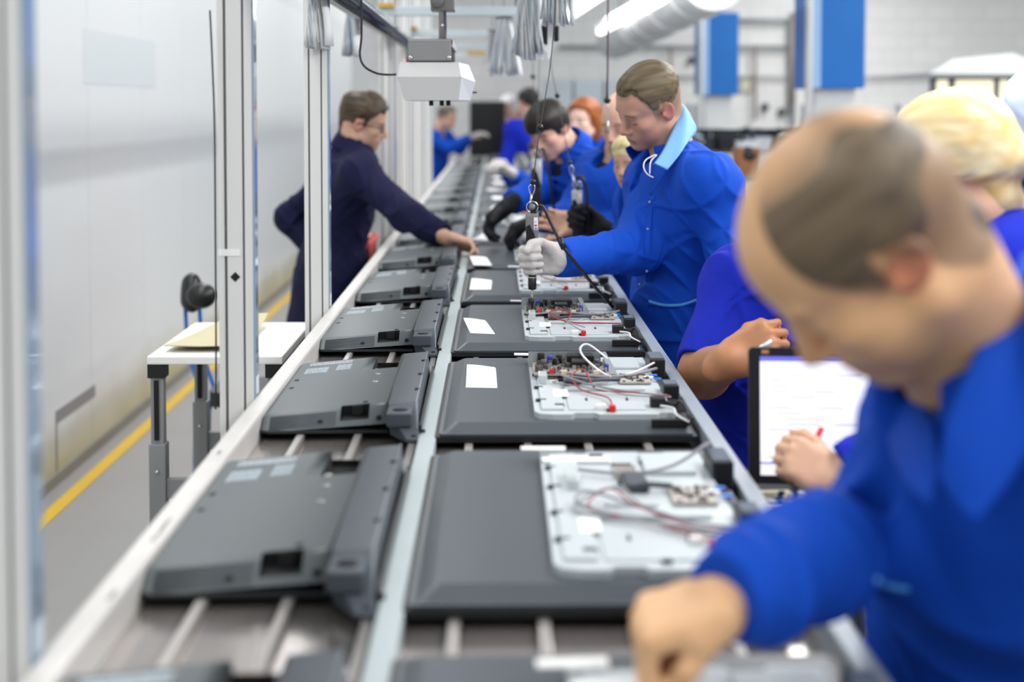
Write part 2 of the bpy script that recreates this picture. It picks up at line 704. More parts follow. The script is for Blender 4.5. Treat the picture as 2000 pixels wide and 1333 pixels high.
def make_hair(fr, p, parent, h, m, extra=None):
    S = Solid()
    w = p.get('w', 1.0)
    S.u(in_frame(fr, d_ell((0, -.012, .038), (.0755 * w, .097, .083))), .01)
    S.u(in_frame(fr, d_ell((0, .03, .035), (.062 * w, .06, .062))), .02)
    S.u(in_frame(fr, d_ell((0, .027, -.035), (.0575 * w, .060, .072))), .02)
    S.u(in_frame(fr, d_cap((0, -.052, .0), (0, -.056, -.065), .046, .036)), .02)
    t0, t1 = p.get('ht', (.006, .012))
    fq = p.get('hfreq', 150)
    amp = p.get('hamp', .0012)
    hd = np.array(p.get('comb', (.25, 1, .15)), np.float32)

    def dsp(P, D):
        q = fr.inv(P)
        s_ = hair_s(q, p)
        th = t0 + (t1 - t0) * sst(.0, .1, q[:, 2])
        # strands: long across the comb direction
        g = nrm(hd)
        along = (q @ g)[:, None] * g
        qq = (q - along) + along * .16
        st = wob(qq, fq, 3.0) * amp + wob(qq, fq * 2.3, 1.0) * amp * .6 + wob(q, 45, .4) * amp * 1.6
        e = sst(p.get('he', (-.006, .02))[0], p.get('he', (-.006, .02))[1], s_ + st * 4)
        return D - ((th + st) * e - .005 * (1 - e)) * fr.s
    S.disp(dsp)
    if extra:
        extra(S, fr)
    r = .2 * fr.s
    col0 = np.array(lin(p.get('hair', '4a3c2e')), np.float32)
    col1 = np.array(lin(p.get('hair2', '6b5843')), np.float32)
    bare = np.array(lin(p.get('skin', 'd3a183')), np.float32)

    def tone(v):
        q = fr.inv(v)
        g = nrm(hd)
        along = (q @ g)[:, None] * g
        qq = (q - along) + along * .12
        t = np.clip(.5 + .45 * wob(qq, fq * 1.3, 2.0) + .25 * wob(qq, fq * .5, .3), 0, 1)[:, None]
        return col0 * (1 - t) + col1 * t
    c = fr.o
    return solid_obj('hair', S, c - r * 1.25, c + r * 1.1, h, m, parent, tone)


# ------------------------------------------------------------------ hands
def hand_frame(wrist, f, palm, side, sc=1.0):
    f = nrm(f)
    pl = np.asarray(palm, dtype=np.float32)
    pl = nrm(pl - f * pl.dot(f))
    th = np.cross(f, pl) if side == 'R' else np.cross(pl, f)
    return Frame(wrist, th, f, -pl, sc)


def hand_parts(S, fr, curls=((20, 25, 15),) * 4, thumb=(0, 0, 0), spread=4.0, grow=0.0, thumb_dir=(.75, .55, -.35), k=.006):
    A = lambda f, kk=k: S.u(in_frame(fr, f), kk)
    g = grow
    A(d_cap((0, -.03, 0), (0, .012, 0), .026 + g, .027 + g, (0, 0, 1), 1.25), .012)
    A(d_box((.002, .048, 0), (.038 + g, .044 + g, .0145 + g), .013), .014)
    A(d_cap((.022, .022, -.008), (.034, .046, -.010), .017 + g, .013 + g), .012)      # ball of the thumb
    A(d_cap((-.026, .018, -.007), (-.028, .05, -.006), .014 + g, .011 + g), .012)     # outer heel
    roots = ((.0295, .088, 0), (.0095, .092, .001), (-.0105, .089, .001), (-.0285, .081, 0))
    L = ((.043, .026, .021), (.047, .030, .022), (.043, .028, .022), (.034, .021, .019))
    rad = ((.0092, .0084, .0076, .0066), (.0095, .0086, .0078, .0068), (.0090, .0082, .0074, .0064), (.0080, .0072, .0064, .0056))
    for i in range(4):
        p = np.array(roots[i], np.float32)
        sp = math.radians((1.5 - i) * spread)
        ang = 0.0
        A(d_ell((p[0], p[1] - .002, .006), (.0095 + g, .011 + g, .008 + g)), .006)   # knuckle
        for j in range(3):
            ang += math.radians(curls[i][j])
            d = np.array([math.sin(sp) * math.cos(ang), math.cos(sp) * math.cos(ang), -math.sin(ang)], np.float32)
            q = p + d * L[i][j]
            A(d_cap(p, q, rad[i][j] + g, rad[i][j + 1] + g), .005 if j == 0 else .0035)
            p = q
    p = np.array((.030, .030, -.010), np.float32)
    td = nrm(thumb_dir)
    bend = nrm(np.cross(td, (0, 0, -1.0)))
    ax = np.array([0, 0, 1.0], np.float32)
    lens = (.040, .032, .026)
    rr_ = (.0125, .0105, .0098, .0080)
    toward = np.array([-.55, .35, -.45], np.float32)
    for j in range(3):
        t = math.radians(thumb[j])
        td = nrm(td * math.cos(t) + nrm(toward - td * toward.dot(td)) * math.sin(t))
        q = p + td * lens[j]
        A(d_cap(p, q, rr_[j] + g, rr_[j + 1] + g), .006)
        p = q
# ------------------------------------------------------------------ palette
M_alu = mat('painted_aluminium', 'e3e3e0', .38, .1, .04, 3)
M_groove = mat('groove_shadow_grey', '77777a', .6)
M_edge = mat('clear_edge_strip', '9fb2c6', .08, .3, coat=.6)
M_rail = mat('worn_white_rail', 'c9c6c2', .45, .1, .10, 14, .15, 90)
M_railr = mat('grey_blue_rail', 'a9b3bb', .4, .35, .06, 20)
M_deck = mat('brushed_steel_sheet', 'b9b2ae', .16, .8, .05, 5, .06, 30, stretch=(1, .15, 1))
M_rod = mat('worn_steel_rod', 'b5b0ac', .38, .7, .08, 20)
M_strip = mat('pale_blue_strip', 'b9c4c6', .4, .2, .07, 9)
M_black = mat('black_plastic', '0d0d0f', .42)
M_blackm = mat('black_matt', '070708', .75)
M_tv = mat('charcoal_plastic', '545b5d', .42, 0, .03, 30, .12, 700)
M_tvb = mat('charcoal_plastic_smooth', '444b51', .36, 0, .03, 20)
M_bez = mat('dark_bezel', '17191c', .35)
M_plate = mat('galvanised_plate', 'c2cacc', .45, .2, .05, 12)
M_plate2 = mat('bare_tin', 'b9c0c3', .3, .7, .05, 15)
M_white = mat('white_plastic', 'eeeeec', .5)
M_paper = mat('white_paper', 'f4f4f2', .75, 0, .02, 12)
M_ink = mat('printed_grey', 'a9adb3', .8)
M_print = mat('pale_print', 'a4afb6', .6)
M_printb = mat('blue_print', '9fb6d6', .6)
M_red = mat('red_plastic', 'd81f20', .4)
M_wred = mat('red_wire', '9c2a33', .5)
M_wgrey = mat('grey_wire', '8b8a90', .5)
M_wwhite = mat('white_wire', 'e6e3e4', .5)
M_blue = mat('blue_tab', '1d6fd0', .45)
M_capb = mat('blue_capacitor', '27329c', .4)
M_pcb = mat('brown_board', '9a9189', .5, .1, .35, 90)
M_pcbg = mat('tan_board', 'b3aca2', .5, .1, .35, 120)
M_chip = mat('board_component', '55504d', .5, .2)
M_cream = mat('cream_connector', 'd9d0b4', .5)
M_steel = mat('bright_steel', 'c9cbcc', .22, .9)
M_clear = mat('clear_plastic', 'dfe6e6', .15, 0, alpha=.55)
M_foil = mat('silver_foil', 'dcd6cc', .25, .8, .15, 40)

BELT = .93
# ------------------------------------------------------------------ floor, wall
floor_mb = MB().box(-1.76, 9.0, -1.2, 24.0, -.1, 0)
M_floor = mat('grey_sealed_floor', '9c9a98', .38, 0, .07, 2.2, .08, 3)
struct('floor', floor_mb, M_floor, 'grey sealed factory floor')


def wall_material():
    m = mat('glossy_wall_panel', 'd3d5d4', .34, 0, 0)
    nt = m.node_tree
    b = nt.nodes['Principled BSDF']
    tc = nt.nodes.new('ShaderNodeTexCoord')
    sp = nt.nodes.new('ShaderNodeSeparateXYZ')
    nt.links.new(tc.outputs['Object'], sp.inputs[0])
    # yellowed dirt close to the floor
    mr = nt.nodes.new('ShaderNodeMapRange')
    mr.inputs['From Min'].default_value = .02
    mr.inputs['From Max'].default_value = .38
    nt.links.new(sp.outputs['Z'], mr.inputs['Value'])
    n = nt.nodes.new('ShaderNodeTexNoise')
    n.inputs['Scale'].default_value = 2.2
    n.inputs['Detail'].default_value = 5
    nt.links.new(tc.outputs['Object'], n.inputs['Vector'])
    ad = nt.nodes.new('ShaderNodeMath')
    ad.operation = 'ADD'
    nt.links.new(mr.outputs['Result'], ad.inputs[0])
    mu = nt.nodes.new('ShaderNodeMath')
    mu.operation = 'MULTIPLY_ADD'
    mu.inputs[1].default_value = .9
    mu.inputs[2].default_value = -.45
    nt.links.new(n.outputs['Fac'], mu.inputs[0])
    nt.links.new(mu.outputs[0], ad.inputs[1])
    cr = nt.nodes.new('ShaderNodeValToRGB')
    cr.color_ramp.elements[0].position = .0
    cr.color_ramp.elements[0].color = (*lin('b9b795'), 1)
    cr.color_ramp.elements[1].position = .75
    cr.color_ramp.elements[1].color = (*lin('e0e4e5'), 1)
    nt.links.new(ad.outputs[0], cr.inputs[0])
    nt.links.new(cr.outputs[0], b.inputs['Base Color'])
    bp = nt.nodes.new('ShaderNodeBump')
    bp.inputs['Strength'].default_value = .06
    bp.inputs['Distance'].default_value = .02
    n2 = nt.nodes.new('ShaderNodeTexNoise')
    n2.inputs['Scale'].default_value = 1.1
    nt.links.new(tc.outputs['Object'], n2.inputs['Vector'])
    nt.links.new(n2.outputs['Fac'], bp.inputs['Height'])
    nt.links.new(bp.outputs['Normal'], b.inputs['Normal'])
    return m


WX = -1.72
wm = MB()
w = .91
y = -1.27
while y < 16.2:
    wm.box(WX - .04, WX, y + .004, y + w - .004, 0, 2.75)
    y += w
wm.box(WX - .06, WX - .004, -1.2, 16.3, 0, 2.75)
struct('wall_left', wm, wall_material(), 'glossy pale grey panelled wall behind the line')
struct('baseboard_left', MB().box(WX, WX + .012, -1.2, 16.2, 0, .045), mat('grimy_baseboard', '8f8d84', .6, 0, .2, 6), 'low grimy baseboard')
struct('trim_1', MB().box(-1.64, -1.585, -1.2, 16.2, .0005, .004), mat('yellow_floor_paint', 'e2b92c', .5, 0, .08, 9), 'yellow painted line on the floor')
# grey tape corner stuck on the wall
tp = MB()
tp.box(WX, WX + .002, 5.515, 5.53, .05, .24)
tp.box(WX, WX + .002, 5.515, 6.06, .235, .285)
tag(tp.obj('wall_tape', mat('grey_tape', '8a8a8b', .5)), 'bent strip of grey tape stuck low on the glossy wall', 'tape')
tag(MB().box(WX, WX + .0015, 5.95, 7.2, 1.57, 1.80).obj('wall_rectangle', mat('pale_blue_flat', 'd3dcdf', .34)),
    'pale blue blank sheet stuck high on the glossy wall', 'paper sheet')  # pale rectangle laid flat on the wall

# ------------------------------------------------------------------ conveyor
conv = thing('assembly_conveyor', 'long steel assembly conveyor with two lanes of televisions on it', 'conveyor', (0, 0, 0))
CY0, CY1 = -.3, 16.2
MB().box(-.397, .332, CY0, CY1, BELT - .03, BELT - .012).obj('deck', M_deck, conv)
for i, x in enumerate((-.325, -.23, -.137, -.045, .05, .147, .243)):
    MB().box(x - .0065, x + .0065, CY0, CY1, BELT - .012, BELT - .001, .003).obj('slide_rod', M_rod, conv)
MB().box(-.127, -.098, CY0, CY1, BELT - .012, BELT + .008, .003).obj('lane_divider', M_strip, conv)
MB().box(-.426, -.394, CY0, CY1, BELT - .09, BELT + .03, .006).obj('side_rail', M_rail, conv)
MB().box(.331, .357, CY0, CY1, BELT - .09, BELT + .022, .003).obj('side_rail', M_railr, conv)
MB().box(-.41, .345, CY0, CY1, BELT - .16, BELT - .032).obj('under_frame', mat('grey_frame_paint', '5f6468', .5), conv)
for y in (.2, 2.9, 5.6, 8.3, 11.0, 13.7, 16.0):
    for x in (-.36, .30):
        MB().box(x - .03, x + .03, y - .03, y + .03, 0, BELT - .16, .004).obj('leg', MATS['grey_frame_paint'], conv)
# scratches on the rail: dark scuffs
for i, (y, l, x) in enumerate(((1.66, .10, -.405), (1.46, .03, -.402), (2.08, .02, -.41))):
    m_ = MB()
    m_.prism([(x - .003, y), (x - .001, y + l * .3), (x - .0035, y + l * .6), (x, y + l), (x + .002, y + l * .7), (x + .003, y + l * .3), (x, y - .01)], BELT + .0302, BELT + .0307)
    m_.obj('scuff_mark', mat('scuff_grey', '8d8985', .7), conv)

# ------------------------------------------------------------------ posts with slotted faces
def make_post(y, label):
    t = thing('frame_post', label, 'post', (-.46, y, 0), 0, 'slotted posts along the line')
    W, D = .03, .017
    g, gd = .003, .006
    # front face outline with two slots, extruded upward
    xs = [-W, -.0195, -.0135, .0135, .0195, W]
    out = [(-W, -D), (-.0195, -D), (-.0195, -D + gd), (-.0145, -D + gd), (-.0145, -D), (.0125, -D), (.0125, -D + gd), (.0165, -D + gd), (.0165, -D), (W, -D),
           (W, D), (-W, D)]
    MB().prism(out, .02, 2.62).obj('profile', M_alu, t)
    MB().box(-.0192, -.0148, -D + gd - .0012, -D + gd, .02, 2.62).obj('slot_shade', M_groove, t)  # grey strips put the shade of the groove into colour
    MB().box(.0127, .0163, -D + gd - .0012, -D + gd, .02, 2.62).obj('slot_shade', M_groove, t)
    MB().box(W, W + .004, -.015, .015, .9, 2.6).obj('clear_edge', M_edge, t)
    MB().box(-.05, .05, -.05, .05, 0, .02, .003).obj('foot_plate', M_alu, t)
    MB().box(-.012, .034, .0172, .022, .8, .92).obj('bracket', M_alu, t)
    return t


post_y = [1.308, 2.52, 3.64] + [5.96 + 1.16 * i for i in range(4)]
post_l = ['grey slotted aluminium post nearest the camera at the left edge', 'slotted aluminium post with black diamond sticker and white tape',
          'slotted aluminium post in front of the navy coated man'] + [f'slotted aluminium post, {nth(i + 3)} from the camera along the rail' for i in range(4)]
for i, y in enumerate(post_y):
    if i == 0:
        P0 = make_post(y, post_l[0])
    else:
        p = dup(P0, (-.46, y, 0), 0, post_l[i])
y = post_y[1]
dm = MB()
c = Vector((-.461, y - .0175, 0)); zc = at(459, 543, y - .03).z
dm.add([(c.x - .009, c.y, zc), (c.x, c.y, zc - .009), (c.x + .009, c.y, zc), (c.x, c.y, zc + .009), (c.x - .009, c.y + .0004, zc), (c.x, c.y + .0004, zc - .009), (c.x + .009, c.y + .0004, zc), (c.x, c.y + .0004, zc + .009)],
       [(0, 1, 2, 3), (7, 6, 5, 4), (0, 4, 5, 1), (1, 5, 6, 2), (2, 6, 7, 3), (3, 7, 4, 0)])
tag(dm.obj('diamond_sticker', M_black), 'small black diamond sticker on the second post', 'sticker')
zt = at(440, 495, y - .03).z
tag(MB().box(-.4905, -.452, y - .0182, y - .0174, zt - .006, zt + .006).obj('tape_piece', M_paper), 'white tape wrapped round the second post', 'tape')
# thin black cable hanging down beside the second post
cb = MB().tube([at(410, 20, 2.46), at(412, 60, 2.46), at(415, 130, 2.46), at(419, 250, 2.46), at(421, 500, 2.46), at(422, 700, 2.46), at(421, 800, 2.46)], .0016)
tag(cb.obj('hanging_cable', M_black), 'thin black cable hanging down the left of the second post', 'cable')

# ------------------------------------------------------------------ television panels (right lane)
PW, PL = .425, .668
PITCH_Y = .79
ROW0 = 1.482


def rr(x0, x1, y0, y1, r, n=4):
    pts = []
    for cx, cy, a0 in ((x1 - r, y0 + r, -90), (x1 - r, y1 - r, 0), (x0 + r, y1 - r, 90), (x0 + r, y0 + r, 180)):
        for k in range(n + 1):
            a = math.radians(a0 + 90 * k / n)
            pts.append((cx + r * math.cos(a), cy + r * math.sin(a)))
    return pts


def panel_base(root):
    MB().prism(rr(0, PW, 0, PL, .006), 0, .009).obj('bezel', M_bez, root)
    b = MB()
    rings = []
    for ins, z in (((.006, .006, .006, .006), .008), ((.006, .006, .006, .006), .012), ((.012, .012, .012, .012), .0125), ((.030, .012, .036, .03), .0232), ((.033, .014, .039, .033), .0245)):
        l, r, f, k = ins
        rings.append([Vector((x, y, z)) for x, y in rr(l, PW - r, f, PL - k, .008, 3)])
    b.loft(rings, True)
    b.obj('back_panel', M_tvb, root)


def wire(root, name, pts, r, m):
    return MB().tube(pts, r, 6, 5).obj(name, m, root)


ZP = .034


def panel_plate(root, detail=True):
    # pressed tin plate with rounded corner and notches
    p = MB()
    x0, x1, y0, y1 = .163, .395, .052, .585
    o = [(x0 + .03, y0), (x0 + .06, y0), (x0 + .068, y0 + .012), (x0 + .1, y0 + .012), (x0 + .107, y0), (x1 - .03, y0), (x1 - .024, y0 + .012), (x1 - .004, y0 + .012), (x1, y0),
         (x1, y1), (x1 - .05, y1), (x1 - .055, y1 - .012), (x1 - .085, y1 - .012), (x1 - .09, y1), (x0 + .07, y1), (x0 + .065, y1 - .01), (x0 + .04, y1 - .01), (x0 + .035, y1), (x0, y1), (x0, y0 + .025), (x0 + .008, y0 + .008)]
    p.prism(o, .0246, ZP)
    pl = p.obj('metal_plate', M_plate, root)
    if not detail:
        return pl
    # raised embossed ribs and fields
    e = MB()
    e.box(x0 + .012, x0 + .05, y0 + .03, y1 - .02, ZP, ZP + .004, .0015)
    e.box(x0 + .058, x1 - .03, y0 + .19, y0 + .215, ZP, ZP + .005, .002)
    e.box(x0 + .058, x1 - .045, y0 + .03, y0 + .16, ZP, ZP + .002, .0008)
    e.box(x0 + .075, x1 - .09, y0 + .245, y0 + .26, ZP, ZP + .004, .0015)
    e.box(x1 - .09, x1 - .02, y0 + .40, y0 + .505, ZP, ZP + .006, .002)
    e.obj('embossed_rib', M_plate, pl)
    for (x, y, w, h) in ((.004, .10, .018, .008), (.004, .21, .016, .008), (.004, .33, .018, .008), (.004, .43, .014, .007), (.035, .055, .016, .012), (.12, .02, .012, .005), (.14, .46, .018, .009), (.1, .35, .004, .012), (.07, .5, .02, .006), (.16, .1, .003, .015), (.09, .1, .003, .015)):
        MB().box(x0 + x, x0 + x + w, y0 + y, y0 + y + h, ZP + .0003, ZP + .0045).obj('slot_clip', mat('dark_slot', '23262b', .6), pl)
    MB().box(x0 + .036, x0 + .062, y0 + .125, y0 + .185, ZP + .004, ZP + .0046).obj('label_sticker', M_paper, pl)
    return pl


def panel_side(root, detail=True):
    # speaker boxes and socket along the right edge
    for (y, l, h, w) in ((.43, .085, .040, .03), (.205, .055, .034, .028)):
        sp = MB().box(.393, .393 + w, y, y + l, .018, .018 + h, .003).obj('speaker_box', M_black, root)
        if detail:
            MB().box(.396, .390 + w, y + .008, y + l - .008, .018 + h, .019 + h).obj('speaker_gasket', mat('grey_gasket', '56616d', .7), sp)
    so = MB()
    so.lathe([(.021, 0), (.021, .008), (.016, .011), (.016, .02), (.0125, .02), (.0125, .014), (.006, .014), (.006, .019), (.001, .02)], (.402, .115, .022), 18)
    so.box(.36, .385, .10, .128, .030, .050, .002)
    so.obj('round_socket', M_blackm, root)
    kb = MB().box(.352, .412, .02, .028, .02, .032, .001)
    kb.box(.40, .418, .03, .085, .02, .03, .002)
    kb.obj('key_strip', M_black, root)


def panel_board(root):
    # small driver board with flat tabs
    bd = MB().box(.325, .382, .30, .375, ZP + .002, ZP + .005).obj('driver_board', M_pcbg, root)
    c = MB()
    R = random.Random(3)
    for i in range(34):
        x = R.uniform(.327, .376); y = R.uniform(.303, .368); s_ = R.uniform(.002, .006)
        c.box(x, x + s_, y, y + s_ * R.uniform(.5, 1.4), ZP + .005, ZP + .005 + R.uniform(.001, .005))
    c.obj('component', M_chip, bd)['kind'] = 'stuff'
    for (x, y) in ((.386, .362), (.39, .325)):
        MB().box(x, x + .014, y, y + .012, ZP + .004, ZP + .006).obj('blue_tab', M_blue, bd)
    MB().box(.373, .39, .343, .356, ZP + .003, ZP + .006).obj('white_tab', M_white, bd)


def panel_wires(root, v=0):
    z = ZP + .008
    if v == 0:    # long bundle of grey and red leads
        wire(root, 'wire', [(.39, .18, z), (.34, .20, z), (.28, .23, z + .01), (.215, .30, z + .012), (.20, .265, z + .006), (.245, .235, z), (.30, .19, z + .002), (.355, .155, z)], .0022, M_wgrey)
        wire(root, 'wire', [(.385, .16, z), (.33, .19, z), (.27, .235, z + .012), (.245, .305, z + .014), (.215, .29, z), (.232, .245, z), (.29, .20, z), (.345, .132, z)], .0014, M_wred)
        wire(root, 'wire', [(.39, .17, z), (.33, .205, z), (.275, .25, z + .01), (.26, .315, z + .012), (.225, .315, z + .006), (.195, .26, z), (.24, .225, z), (.35, .175, z)], .0016, M_wgrey)
        wire(root, 'wire', [(.21, .455, z), (.28, .43, z), (.34, .435, z + .01), (.39, .47, z + .03), (.40, .50, z + .02)], .0026, M_wgrey)
    elif v == 1:
        wire(root, 'wire', [(.40, .16, z), (.36, .185, z), (.31, .20, z), (.275, .225, z), (.262, .29, z + .018), (.25, .305, z + .02), (.235, .27, z + .012), (.25, .215, z), (.29, .15, z), (.292, .08, z)], .0015, M_wred)
        wire(root, 'wire', [(.395, .165, z), (.33, .20, z), (.265, .235, z + .006), (.215, .285, z + .014), (.225, .305, z + .008), (.30, .30, z)], .002, M_wgrey)
        wire(root, 'wire', [(.40, .15, z), (.33, .17, z), (.27, .21, z + .004), (.205, .28, z), (.21, .30, z)], .0014, M_wgrey)
        wire(root, 'wire', [(.405, .435, z + .01), (.36, .385, z), (.31, .34, z), (.27, .40, z + .02), (.262, .47, z + .03), (.28, .49, z + .034), (.315, .45, z + .012)], .0022, M_wwhite)
        wire(root, 'wire', [(.405, .42, z), (.35, .355, z), (.29, .34, z), (.215, .355, z + .006)], .0030, M_wgrey)
    else:
        wire(root, 'wire', [(.385, .195, z), (.33, .205, z), (.275, .215, z), (.235, .235, z + .008), (.225, .275, z + .015), (.25, .295, z + .018), (.275, .27, z + .012), (.26, .22, z)], .0018, M_wred)
        wire(root, 'wire', [(.40, .40, z), (.34, .345, z), (.25, .350, z + .004), (.185, .34, z)], .0024, M_wgrey)
        wire(root, 'wire', [(.30, .14, z), (.275, .17, z + .004), (.26, .19, z + .006), (.29, .09, z)], .0014, M_wgrey)
    cx, cy_ = (.343, .118) if v == 0 else (.287, .066)
    MB().box(cx, cx + .011, cy_, cy_ + .014, ZP + .001, ZP + .011, .002).obj('red_connector', M_red, root)
    MB().box(cx - .02, cx - .004, cy_ + .018, cy_ + .032, ZP + .001, ZP + .009, .002).obj('white_connector', M_white, root)
    wire(root, 'loose_lead', [(.405, .10, .045), (.408, .07, .05), (.415, .05, .036), (.412, .025, .04), (.418, .012, .034)], .003, M_black)
    wire(root, 'loose_lead', [(.375, .09, .04), (.392, .06, .042), (.395, .035, .036), (.412, .012, .03)], .002, M_wwhite)


def panel_strap(root):
    s = MB()
    s.add([(.135, .555, ZP + .010), (.135, .572, ZP + .010), (.20, .585, ZP + .007), (.20, .565, ZP + .007), (.135, .555, ZP + .012), (.135, .572, ZP + .012), (.20, .585, ZP + .009), (.20, .565, ZP + .009)],
          [(3, 2, 1, 0), (4, 5, 6, 7), (0, 1, 5, 4), (1, 2, 6, 5), (2, 3, 7, 6), (3, 0, 4, 7)])
    s.obj('white_strap', M_white, root)


def panel_power(root, v=0):
    """power board with its upright tin screen"""
    fx = lambda x: .169 + (x - .19) * .143 / .155
    fy = lambda y: .347 + (y - .398) * .131 / .147
    pw = MB()
    pw.box(fx(.19), fx(.345), fy(.398), fy(.545), ZP + .008, ZP + .011)
    pb = pw.obj('power_board', M_pcb, root)
    sc_ = MB().box(fx(.182), fx(.335), fy(.548), fy(.551), ZP, ZP + .030)
    sc_.add([(fx(x), fy(y), ZP + z) for x, y, z in ((.335, .548, .030), (.345, .548, .030), (.362, .44, .004), (.347, .44, .004), (.335, .551, .028), (.345, .551, .028), (.362, .443, .002), (.347, .443, .002))],
            [(0, 1, 2, 3), (7, 6, 5, 4), (0, 4, 5, 1), (1, 5, 6, 2), (2, 6, 7, 3), (3, 7, 4, 0)])
    sc_.obj('tin_screen', M_plate2, pb)
    h = MB().box(fx(.262), fx(.318), fy(.50), fy(.535), ZP + .011, ZP + .030, .002)
    h.box(fx(.270), fx(.303), fy(.452), fy(.50), ZP + .011, ZP + .026, .002)
    h.obj('transformer', M_black, pb)
    z0 = ZP + .011
    for (x, y, r, hh, m) in ((.208, .525, .007, .02, M_blackm), (.226, .52, .005, .016, M_capb), (.246, .527, .006, .016, M_blackm), (.236, .50, .0045, .014, M_blackm), (.338, .43, .0045, .014, M_capb), (.212, .47, .006, .016, M_chip)):
        MB().lathe([(r, 0), (r, hh - .001), (r - .001, hh), (.001, hh)], (fx(x), fy(y), z0), 12).obj('capacitor', m, pb)
    R = random.Random(11)
    c = MB()
    for i in range(70):
        x = fx(R.uniform(.193, .338)); y = fy(R.uniform(.402, .53)); s_ = R.uniform(.003, .008)
        c.box(x, x + s_, y, y + s_ * R.uniform(.5, 1.4), z0, z0 + R.uniform(.002, .012))
    c.obj('component', M_chip, pb)['kind'] = 'stuff'
    c = MB()
    for i in range(40):
        x = fx(R.uniform(.193, .338)); y = fy(R.uniform(.402, .53)); s_ = R.uniform(.003, .007)
        c.box(x, x + s_, y, y + s_ * .7, z0, z0 + R.uniform(.003, .011))
    c.obj('component', M_plate2, pb)['kind'] = 'stuff'
    MB().box(fx(.222), fx(.231), fy(.402), fy(.412), z0, z0 + .009, .001).obj('red_connector', M_red, pb)
    for x in (.245, .272, .31):
        MB().box(fx(x), fx(x + .012), fy(.40), fy(.408), z0, z0 + .006).obj('connector', M_cream, pb)
    MB().box(.185, .30, .333, .346, ZP + .0003, ZP + .004).obj('board_gap', M_blackm, root)


def panel_misc(root):
    k = MB().box(.176, .192, .285, .335, ZP + .004, ZP + .020, .002)
    k.obj('clear_clip', M_clear, root)
    f = MB().box(.222, .25, .285, .332, ZP + .002, ZP + .011, .002)
    f.obj('foil_tape', mat('dark_foil', '5b5f66', .3, .6), root)
    MB().box(.222, .236, .265, .28, ZP, ZP + .008, .001).obj('cable_clip', M_black, root)
    fl = MB().tube([(.235, .275, ZP + .008), (.28, .285, ZP + .012), (.325, .32, ZP + .006)], .004, 6)
    fl.obj('flat_cable', mat('dark_cable', '3a4048', .5), root)


GP = 'television panels on the right lane'


def panel_first():
    """the bare plate without power board"""
    t = thing('television', 'large grey television back with bare white metal plate under the reaching hand', 'television', (-.1, ROW0, BELT), 0, GP)
    panel_base(t); pl = panel_plate(t); panel_side(t); panel_board(t); panel_wires(t, 0); panel_strap(t)
    k = MB().box(.192, .21, .36, .44, ZP + .004, ZP + .018, .002)
    k.obj('clear_clip', M_clear, t)
    MB().box(.262, .294, .43, .485, ZP + .001, ZP + .006, .001).obj('foil_tape', M_foil, t)
    MB().box(.27, .30, .36, .428, ZP + .001, ZP + .012, .002).obj('flat_cable_block', mat('dark_cable', '3a4048', .5), t)
    MB().tube([(.285, .365, ZP + .008), (.30, .36, ZP + .012), (.33, .375, ZP + .006)], .0045, 6).obj('flat_cable', MATS['dark_cable'], t)
    MB().box(.262, .29, .49, .512, ZP + .0003, ZP + .002).obj('plate_opening', M_blackm, t)
    MB().box(.165, .262, .515, .54, ZP + .001, ZP + .005, .0015).obj('white_strip', M_white, t)
    return t


def panel_power_row(v, y, lab):
    t = thing('television', lab, 'television', (-.1, y, BELT), 0, GP)
    panel_base(t); panel_plate(t); panel_side(t); panel_board(t); panel_wires(t, v); panel_strap(t); panel_power(t); panel_misc(t)
    return t


def panel_plain(y, lab):
    """a panel with boards but without upright screen"""
    t = thing('television', lab, 'television', (-.1, y, BELT), 0, GP)
    panel_base(t); panel_plate(t); panel_side(t); panel_board(t); panel_wires(t, 2); panel_strap(t)
    pw = MB().box(.19, .34, .42, .53, ZP + .006, ZP + .009).obj('power_board', M_pcbg, t)
    R = random.Random(5)
    c = MB()
    for i in range(50):
        x = R.uniform(.193, .33); y_ = R.uniform(.425, .52); s_ = R.uniform(.004, .010)
        c.box(x, x + s_, y_, y_ + s_, ZP + .009, ZP + .009 + R.uniform(.003, .016))
    c.obj('component', M_chip, pw)['kind'] = 'stuff'
    MB().box(.205, .214, .43, .44, ZP + .009, ZP + .02).obj('red_connector', M_red, pw)
    MB().box(.23, .24, .48, .49, ZP + .009, ZP + .024).obj('capacitor', M_capb, pw)
    return t


def panel_far(y, lab):
    t = thing('television', lab, 'television', (-.1, y, BELT), 0, GP)
    panel_base(t); panel_plate(t, False)
    R = random.Random(9)
    c = MB()
    for i in range(40):
        x = R.uniform(.18, .37); y_ = R.uniform(.1, .55); s_ = R.uniform(.006, .02)
        c.box(x, x + s_, y_, y_ + s_, ZP, ZP + R.uniform(.004, .02))
    c.obj('component', M_chip, t)['kind'] = 'stuff'
    MB().box(.393, .42, .2, .5, .018, .05, .003).obj('speaker_box', M_black, t)
    return t


